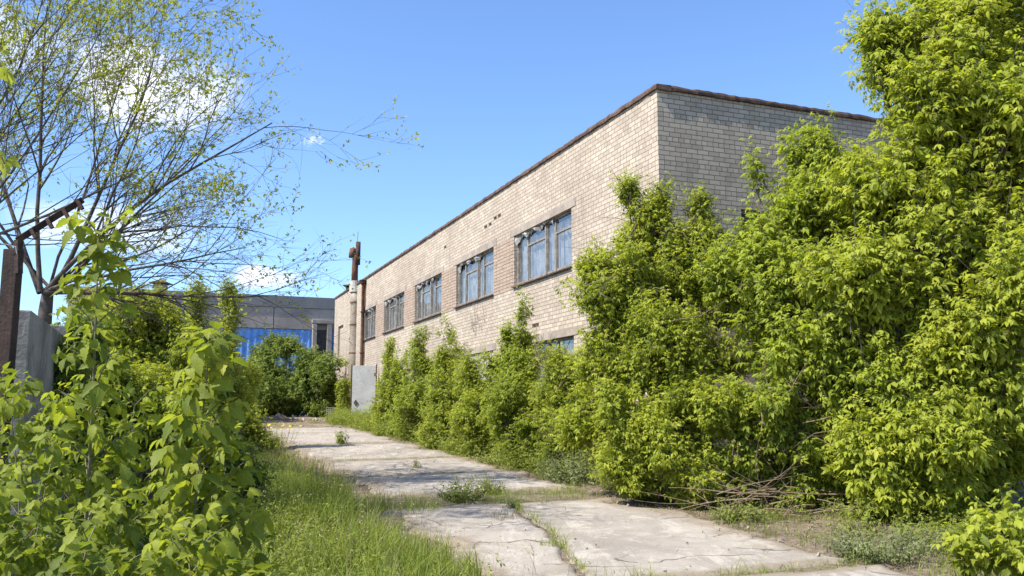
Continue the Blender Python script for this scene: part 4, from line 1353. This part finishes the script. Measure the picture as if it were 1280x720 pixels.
V, f3, f4, tn = blades(p, rs.uniform(.15, .62, len(p)), rs.uniform(.1, 1.1, len(p)), rs.uniform(.0018, .0042, len(p)), np.clip(rs.normal(.6, .25, len(p)), 0, 1), rs, 4)
stuff('dry_grass', V, f3, f4, tn, M['straw'], 'dry straw coloured blades among the green verge grass')
# nodding seed heads above the grass
p, s_, t_ = scatter(1100, -9.5, 5, 5.7, 8.2, rs, lambda a_, b_: np.clip(.2 + .9 * snoise(a_, b_, 0, 1.0, 21), 0, 1))
hh = rs.uniform(.55, .85, len(p))
d = norm(rs.normal(0, .16, p.shape) + (0, 0, 1))
V, f3, f4, tn = leaves_on_shoots(p + d * hh[:, None] * .74, p + d * hh[:, None], 4, .022, compound(2, SIMPLE), rs, .2, .6, .75, spread=.5)
V2, g3, g4, tn2 = blades(p, hh * .92, np.full(len(p), .05), np.full(len(p), .0016), np.full(len(p), .6), rs, 3)
k_ = len(V)
stuff('seed_heads', np.concatenate([V, V2]), np.concatenate([f3, g3 + k_]), np.concatenate([f4, g4 + k_]), np.concatenate([tn, tn2]), M['straw'], 'pale seed heads of tall grass on the left verge')
# grass farther on, both verges
dens = lambda s_, t_: np.clip((t_ - 5.7 - .3 * snoise(s_, t_, 0, .8, 3)) / .5, 0, 1) * (.5 + .5 * snoise(s_, t_, 0, .9, 8))
p, s_, t_ = scatter(26000, 3.5, 24, 5.2, 9.0, rs, dens)
h = .28 * rs.uniform(.4, 1.3, len(p))
V1 = blades(p, h, rs.uniform(.2, .9, len(p)), rs.uniform(.004, .009, len(p)), np.clip(rs.normal(.5, .25, len(p)), 0, 1), rs, 3)
stuff('grass', *V1, M['grass'], 'lower grass along the far left verge of the concrete')
dens = lambda s_, t_: np.clip((2.15 + .35 * snoise(s_, t_, 0, 1.0, 5) - t_) / .5, 0, 1) * (.35 + .65 * snoise(s_, t_, 0, 1.2, 1))
p, s_, t_ = scatter(34000, -9.5, 28, .1, 2.7, rs, dens)
h = .20 * rs.uniform(.4, 1.3, len(p))
V1 = blades(p, h, rs.uniform(.2, .9, len(p)), rs.uniform(.003, .007, len(p)), np.clip(rs.normal(.55, .25, len(p)), 0, 1), rs, 3)
stuff('grass', *V1, M['grass'], 'short grass between the concrete and the brick wall')

# dry straw and litter over the soil
dens = lambda s_, t_: np.where((t_ > 2.3) & (t_ < 5.4), .07, 1.0) * (.6 + .4 * snoise(s_, t_, 0, 1.7, 2))
p, s_, t_ = scatter(70000, -11, 20, -1.5, 7.2, rs, dens)
p[:, 2] += np.where((t_ > 2.3) & (t_ < 5.4), .07, .035)
V, f3, f4, tn = blades(p, rs.uniform(.04, .17, len(p)), rs.uniform(2.0, 4.0, len(p)) * .8, rs.uniform(.002, .006, len(p)), np.clip(rs.normal(.5, .3, len(p)), 0, 1), rs, 3)
V[:, 2] = np.minimum(V[:, 2], np.repeat(p[:, 2], 7) + rs.uniform(.005, .05, len(p)).repeat(7))
stuff('dry_litter', V, f3, f4, tn, M['straw'], 'dry straw and twigs littering the soil beside the concrete')
# loose stones and crumbs of concrete
p, s_, t_ = scatter(5200, -10, 22, -.5, 6.6, rs, lambda a_, b_: np.where((b_ > 2.4) & (b_ < 5.3), .10, .8) * (.5 + .6 * snoise(a_, b_, 0, 1.9, 12)))
p[:, 2] += np.where((t_ > 2.3) & (t_ < 5.4), .062, .022)
sz = np.exp(rs.normal(-4.6, .55, len(p)))
cube = np.array([(x, y, z) for z in (-.5, .6) for y in (-1, 1) for x in (-1, 1)], float)
Q = np.linalg.qr(rs.normal(size=(len(p), 3, 3)))[0]
jit = rs.uniform(.6, 1.2, (len(p), 8, 3))
Vs = p[:, None] + np.einsum('nij,nkj->nki', Q, cube[None] * jit) * sz[:, None, None]
cf = np.array([(0, 2, 3, 1), (4, 5, 7, 6), (0, 1, 5, 4), (2, 6, 7, 3), (0, 4, 6, 2), (1, 3, 7, 5)])
stuff('gravel', Vs.reshape(-1, 3), np.zeros((0, 3), int), (cf[None] + (np.arange(len(p)) * 8)[:, None, None]).reshape(-1, 4), None, M['lintel'], 'loose stones and concrete crumbs on the soil and slab edges')
# strips in the joints of the slabs
P_ = []
for s0, s1, t0, t1, n in ((-1.8, -.5, 2.2, 5.9, 3600), (2.55, 2.8, 2., 5.9, 700), (6.15, 6.4, 2., 5.9, 600), (11.3, 11.6, 2., 5.9, 500), (17.0, 17.4, 2, 5.9, 500), (-7.5, -7.1, 1.9, 5.9, 1400)):
    q, _, _ = scatter(n, s0, s1, t0, t1, rs, lambda a_, b_: .5 + .6 * snoise(a_, b_, 0, 2.1, 6))
    P_.append(q)
q, s_, _ = scatter(420, -7.2, -1.9, 0, .06, rs)
tc_ = crk(s_) + rs.normal(0, .025, len(s_))
q[:, :2] = CORNER + s_[:, None] * A + tc_[:, None] * N
P_.append(q[snoise(q[:, 0], q[:, 1], 0, 1.9, 3) > -.15])
p = np.concatenate(P_)
p[:, 2] += .02
h = rs.uniform(.03, .16, len(p)) * (1 + .8 * (snoise(p[:, 0], p[:, 1], 0, 1.4, 5) > .3))
V1 = blades(p, h, rs.uniform(.3, 1.6, len(p)), rs.uniform(.002, .004, len(p)), np.clip(rs.normal(.7, .3, len(p)), 0, 1), rs, 3)
stuff('joint_grass', *V1, M['grass'], 'thin yellowing grass growing in the joints of the concrete')

# leafy ground cover in front of the wall bushes
def cover(n, s0, s1, t0, t1, hh, size, mat, label, seed, dens, nodes=5, tone=.45, tm=None):
    rs = np.random.RandomState(seed)
    p, s_, t_ = scatter(n, s0, s1, t0, t1, rs, dens)
    d = norm(rs.normal(0, .28, p.shape) + (0, 0, 1))
    hh = hh * rs.uniform(.45, 1.3, len(p)) * (1 + .35 * snoise(p[:, 0], p[:, 1], 0, 1.1, 9))
    V, f3, f4, tn = leaves_on_shoots(p, p + d * hh[:, None], nodes, size, tm or T3_2, rs, .2, .9, tone + .06, tiptone=.3)
    stuff('ground_cover', V, f3, f4, tn, mat, label)
cover(11000, .6, 27, .2, 2.7, .62, .075, M['weed'], 'leafy green weeds covering the strip before the wall bushes', 211,
      lambda s_, t_: np.clip((2.1 + .35 * snoise(s_, t_, 0, .7, 1) - t_) / .5, 0, 1) * (.7 + .4 * snoise(s_, t_, 0, 1.3)), tone=.5)
cover(6500, -9.5, .8, -2.5, 2.0, .36, .06, M['weed'], 'low weeds under the maples at the right edge of the concrete', 212,
      lambda s_, t_: np.clip((1.35 + .35 * snoise(s_, t_, 0, 1.2, 1) - t_) / .5, 0, 1) * np.clip(.45 + .8 * snoise(s_, t_, 0, 1.3, 4), .05, 1) * np.where((s_ > -5.8) & (s_ < -2.4) & (t_ > -.1), .12, 1), tone=.45)
cover(4200, -9, 4, 6.2, 10, .42, .06, M['weed'], 'leafy weeds among the grass below the left thicket', 213,
      lambda s_, t_: np.clip((t_ - 6.5 + .5 * snoise(s_, t_, 0, 1.2, 1)) / .9, 0, 1) * .8, tone=.4)
cover(1200, 8, 26, 5.8, 9, .38, .06, M['weed'], 'weeds at the far left side of the yard', 214, lambda s_, t_: .5 + .5 * snoise(s_, t_, 0, .9, 1), tone=.5)
cover(500, 22, 28, .3, 9, .2, .06, M['weed'], 'patchy weeds across the far end of the concrete', 215, lambda s_, t_: .2 + .8 * snoise(s_, t_, 0, .9, 1), tone=.5)

# single weed clumps
def clump(label, px, py, n, h, spread, size, mat, seed, nodes=6, tone=.45, name='weed_clump', tm=None, up=1.0):
    rs = np.random.RandomState(seed)
    p = gpx(px, py)
    root = empty(name, p, label, 'weed')
    a_ = rs.uniform(0, 6.283, n); r = np.sqrt(rs.uniform(0, 1, n)) * spread
    b_ = p + np.stack([np.cos(a_) * r * .5, np.sin(a_) * r * .5, 0 * r], -1)
    b_[:, 2] = ground_z(b_[:, 0], b_[:, 1]) + .01
    hh = h * rs.uniform(.5, 1.15, n) * (1 - .4 * (r / spread) ** 2)
    t_ = b_ + np.stack([np.cos(a_) * r * .7, np.sin(a_) * r * .7, hh * up], -1) + rs.normal(0, .03, (n, 3))
    V, f3, f4, tn = leaves_on_shoots(b_, t_, nodes, size * 1.15, tm or TP_2, rs, .25, .8, tone, tiptone=.35)
    link_mesh('foliage', np_mesh('foliage', V, [f3, f4], tn, smooth=True), mat, root)
    mb = MB()
    for i in range(n):
        mb.tube([b_[i], (b_[i] + t_[i]) / 2 + (0, 0, .02), t_[i]], [.004, .003, .0015], 3, cap=False)
    mb.build('stems', M['stem'], root)
    return root
W_, WG = M['weed'], M['weed_grey']
clump('leafy weed clump in the wide joint across the concrete, the biggest there', 578, 626, 46, .42, .42, .055, W_, 301)
clump('weed clump just right of the biggest one in the joint of the concrete', 612, 618, 24, .34, .25, .05, W_, 302)
clump('small grey-green weed standing alone on the near concrete slab', 642, 638, 16, .18, .16, .035, WG, 303)
clump('tall grey-green weed clump at the right edge of the concrete, before the corner bush', 722, 604, 90, .62, .8, .05, WG, 304, nodes=9)
clump('rounded green weed clump spilling on the concrete edge beside the branch heap', 822, 626, 80, .45, .62, .055, W_, 305, nodes=7)
clump('low bright weed clump at the edge of the far slabs below the tallest wall bush', 625, 580, 60, .38, .6, .055, W_, 306)
clump('bushy grey weed clump on the dry soil in the near right corner', 1095, 700, 90, .36, .55, .04, WG, 307, nodes=8, tone=.4)
clump('thin grey weed beside the near right corner clump, toward the sapling', 1160, 690, 44, .28, .5, .04, WG, 308, nodes=7)
clump('upright weed growing alone in the middle of the far concrete', 425, 556, 22, .62, .2, .07, W_, 309)
clump('tiny weed on the joint left of the far slabs', 520, 586, 10, .16, .12, .04, W_, 310)
clump('yellowish weed at the wall strip next to the tall grey-green clump', 775, 612, 50, .5, .45, .05, W_, 311, tone=.6)
clump('bright leafy clump beneath the maple bush with yellow flecks', 1085, 648, 60, .30, .5, .055, W_, 312, tone=.55)
clump('leafy weed at the concrete edge among the dry branches', 925, 652, 40, .26, .4, .05, W_, 313, tone=.45)

# tall seeding grass tussocks
def tussock(label, px, py, n, h, spread, seed, tone=.5, dry=False):
    rs = np.random.RandomState(seed)
    p = gpx(px, py)
    a_ = rs.uniform(0, 6.283, n); r = np.sqrt(rs.uniform(0, 1, n)) * spread
    b_ = p + np.stack([np.cos(a_) * r, np.sin(a_) * r, 0 * r], -1)
    b_[:, 2] = ground_z(b_[:, 0], b_[:, 1]) - .01
    V, f3, f4, tn = blades(b_, h * rs.uniform(.45, 1.15, n), rs.uniform(.1, .6, n), rs.uniform(.003, .006, n), np.clip(rs.normal(tone, .22, n), 0, 1), rs, 4)
    o = link_mesh('grass_tussock', np_mesh('grass_tussock', V, [f3, f4], tn), M['straw' if dry else 'grass'])
    return tag(o, label, 'grass tussock')
tussock('tall dark grass tussock left of the far slabs, nearest the shaded joint', 395, 632, 700, .62, .55, 321, .35)
tussock('greyish seeding grass tussock at the left verge beside the low bush', 345, 640, 600, .60, .5, 322, .7)
tussock('dry pale grass tussock on the verge between grass and near slab', 455, 640, 380, .34, .4, 323, .75)
tussock('fresh green grass tussock at the bottom edge, left of the near slab', 520, 712, 500, .40, .4, 324, .45)
tussock('grass tussock at the bottom edge in front of the near slab', 565, 724, 320, .34, .3, 325, .5)
tussock('small green grass tuft on the crack through the near slabs', 690, 686, 130, .14, .14, 326, .5)
tussock('dry tan grass tuft at the start of the crack near the grey weed', 632, 650, 170, .15, .3, 327, .5, True)
tussock('thin grass tussock in the shaded joint left of the big weed clump', 520, 640, 260, .22, .4, 328, .6)

# yellow flowers
def flowers(label, px, py, n, h, spread, seed, size=.03, leafn=16, Y=None, cat='flower'):
    rs = np.random.RandomState(seed)
    p = gpx(px, py) if Y is None else lowpt(px, Y)
    root = empty('flowering_weed', p, label, cat)
    st_, lf = MB(), []
    bs, ts = [], []
    for i in range(n):
        a_ = rs.uniform(0, 6.283); r = spread * math.sqrt(rs.uniform(0, 1))
        b_ = p + np.array([math.cos(a_) * r * .6, math.sin(a_) * r * .6, 0])
        t_ = p + np.array([math.cos(a_) * r, math.sin(a_) * r, h * rs.uniform(.75, 1.1)])
        st_.tube([b_, (b_ + t_) / 2, t_], [.004, .003, .002], 4, cap=False)
        bs.append(b_); ts.append(b_ + (t_ - b_) * .9)
        fl_ = MB()
        k = 6
        tilt = norm(np.array([rs.normal(0, .4), rs.normal(-.2, .4), 1.]))
        u = norm(np.cross(tilt, [1, .2, 0])); w = np.cross(tilt, u)
        vs, fs = [t_ + tilt * .004], []
        for q in range(k):
            a0 = 2 * math.pi * q / k
            d0 = u * math.cos(a0) + w * math.sin(a0); d1 = u * math.cos(a0 + .45) + w * math.sin(a0 + .45); d2 = u * math.cos(a0 + .9) + w * math.sin(a0 + .9)
            vs += [t_ + d0 * size * .5, t_ + d1 * size + tilt * .006, t_ + d2 * size * .5]
            fs += [(0, 3 * q + 1, 3 * q + 2), (0, 3 * q + 2, 3 * q + 3)]
        fl_.add(vs, fs)
        fl_.build('flower_head', M['petal'], root)
    st_.build('stems', M['stem'], root)
    bs, ts = np.array(bs), np.array(ts)
    V, f3, f4, tn = leaves_on_shoots(bs, ts, 4, .045, compound(2, SIMPLE), rs, .3, .8, .5)
    link_mesh('foliage', np_mesh('foliage', V, [f3, f4], tn), M['weed'], root)
flowers('patch of yellow flowers on the left verge by the soil heap', 352, 556, 26, .55, .8, 331, .05)
flowers('single yellow dandelion in the grass left of the shaded joint', 424, 632, 1, .35, .05, 332, .035)
flowers('yellow flowering weed at the wall strip below the bush with bare twigs', 712, 575, 9, .55, .35, 333, .04)
flowers('yellow flowering weed in the shade between branch heap and right-hand maples', 1105, 632, 9, .62, .45, 334, .03)
flowers('few yellow flowers in the dark gap under the maple bush at right', 1148, 640, 5, .66, .25, 335, .03)

# ------------------------------------------------------------------ dry branch heap
rs = np.random.RandomState(401)
n_br = 0
def stick(p0, d, L, r, curl, seed):
    global n_br
    rs = np.random.RandomState(seed)
    pts, rad = [np.asarray(p0, float)], [r]
    d = norm(np.asarray(d, float))
    b_ = norm(np.cross(d, rs.normal(size=3)))
    side = MB()
    for i in range(8):
        d = norm(d + b_ * curl / 8 + rs.normal(0, .05, 3))
        q = pts[-1] + d * L / 8
        g_ = float(ground_z(q[0], q[1])) + r
        if q[2] < g_:
            q[2] = g_; d[2] = abs(d[2]) * .3
        pts.append(q); rad.append(r * (1 - .75 * (i + 1) / 8))
    side.tube(pts, rad, 5)
    for k in (3, 5, 6):
        if rs.uniform() < .75:
            e = norm(d + rs.normal(0, .6, 3)) * L * rs.uniform(.12, .3)
            side.tube([pts[k], pts[k] + e * .5 + rs.normal(0, .02, 3), pts[k] + e], [rad[k] * .6, rad[k] * .4, rad[k] * .2], 4)
    o = side.build('dry_branch', M['deadwood'])
    tag(o, 'dry brown branch lying in the tangled heap at the right edge of the concrete', 'branch', 'dry branches in the heap')
    n_br += 1
for i in range(60):
    px = rs.uniform(880, 1090); py = rs.uniform(615, 662) - abs(px - 980) * .03
    p = gpx(px, py)
    p[2] += rs.uniform(.02, .38)
    a_ = rs.normal(0.1, .45) + (math.pi if rs.uniform() < .5 else 0)
    stick(p, (math.cos(a_), math.sin(a_) * .8, rs.uniform(-.08, .30)), rs.uniform(.7, 2.0), rs.uniform(.005, .013), rs.normal(0, .9), 500 + i)
for i, (px, py, dx, dz, L) in enumerate(((890, 650, -.5, .75, .95), (960, 640, -.6, .9, 1.1), (1000, 640, -.8, 1., 1.4), (990, 600, .9, .5, 1.2), (1020, 600, .2, .9, .8), (1000, 590, -.3, .8, .7), (1040, 620, .8, .6, 1.2), (920, 640, .6, .3, 1.3))):
    p = gpx(px, max(py, 622)); p[2] += .12
    stick(p, (dx, -.1, dz), L, .008, 1.0 if i % 2 else -1.0, 570 + i)
p = gpx(1215, 716)
stick(p + (0, 0, .05), (.95, .5, .42), 1.5, .014, .3, 601)
bpy.data.objects['dry_branch' if n_br == 1 else 'dry_branch.%03d' % (n_br - 1)]['label'] = 'single dry branch leaning up beside the small sapling in the lower right corner'

# ------------------------------------------------------------------ crate and soil heap at the end of the yard
pc = at(413, 523, 43.0)
pc[2] = float(ground_z(pc[0], pc[1]))
crate = empty('crate', pc, 'grey perforated plastic crate standing on end before the dark bushes', 'crate')
W2, H2 = .19, .56
mb = MB()
nxh, nzh = 4, 6
for i in range(nxh + 1):
    mb.box(pc + (-W2 + 2 * W2 * i / nxh, 0, H2 / 2), (.014, 0, 0), (0, .02, 0), (0, 0, H2 / 2))
for k in range(nzh + 1):
    mb.box(pc + (0, .001, H2 * k / nzh + (.0 if k else .014)), (W2 + .014, 0, 0), (0, .018, 0), (0, 0, .016))
mb.build('front_grid', M['crate'], crate)
mb = MB()
mb.box(pc + (-W2, .17, H2 / 2), (.012, 0, 0), (0, .145, 0), (0, 0, H2 / 2))
mb.box(pc + (W2, .17, H2 / 2), (.012, 0, 0), (0, .145, 0), (0, 0, H2 / 2))
mb.box(pc + (0, .17, H2 + .004), (W2 + .012, 0, 0), (0, .145, 0), (0, 0, .012))
mb.box(pc + (0, .31, H2 / 2), (W2 - .013, 0, 0), (0, .008, 0), (0, 0, H2 / 2 - .01))
mb.build('side', M['crate'], crate)

rs = np.random.RandomState(441)
def heap(px, Y, rx, ry, h, seed):
    p = at(px, 520, Y)
    n = 60
    u, v = np.meshgrid(np.linspace(-1, 1, n), np.linspace(-1, 1, n))
    x, y = p[0] + u * rx, Y + v * ry
    rr_ = np.sqrt(u * u + v * v)
    z = ground_z(x, y) - .06 + h * np.clip(1 - rr_ ** 1.5, -.1, 1) * (.65 + .45 * snoise(x, y, 0, 2.2, seed)) + .05 * snoise(x, y, 0, 7, seed)
    idx = np.arange(n * n).reshape(n, n)
    return np.stack([x, y, z], -1).reshape(-1, 3), np.stack([idx[:-1, :-1], idx[:-1, 1:], idx[1:, 1:], idx[1:, :-1]], -1).reshape(-1, 4)
for lab, a_ in (('brown soil and rubble heap at the yard end, before the large dark bush', (342, 41, 1.6, 1.4, .42, 1)), ('small rubble heap between the perforated crate and the steel panel', (430, 42.5, .55, .6, .34, 2)),
                ('long low bank of soil across the end of the concrete', (385, 42.0, 2.2, .9, .16, 3))):
    V, F4 = heap(*a_)
    root = empty('soil_heap', (V[:, 0].mean(), V[:, 1].mean(), V[:, 2].min()), lab, 'soil heap')
    link_mesh('soil', np_mesh('soil', V, [F4], smooth=True), M['rubble'], root)
    mb = MB()
    for i in range(26):
        q = V[rs.randint(len(V))]
        e = rs.normal(size=(3, 3)); e = np.linalg.qr(e)[0] * rs.uniform(.03, .09, (3, 1))
        mb.box(q + (0, 0, .02), e[0], e[1], e[2])
    o = mb.build('rubble', M['lintel'], root)
    o['kind'] = 'stuff'
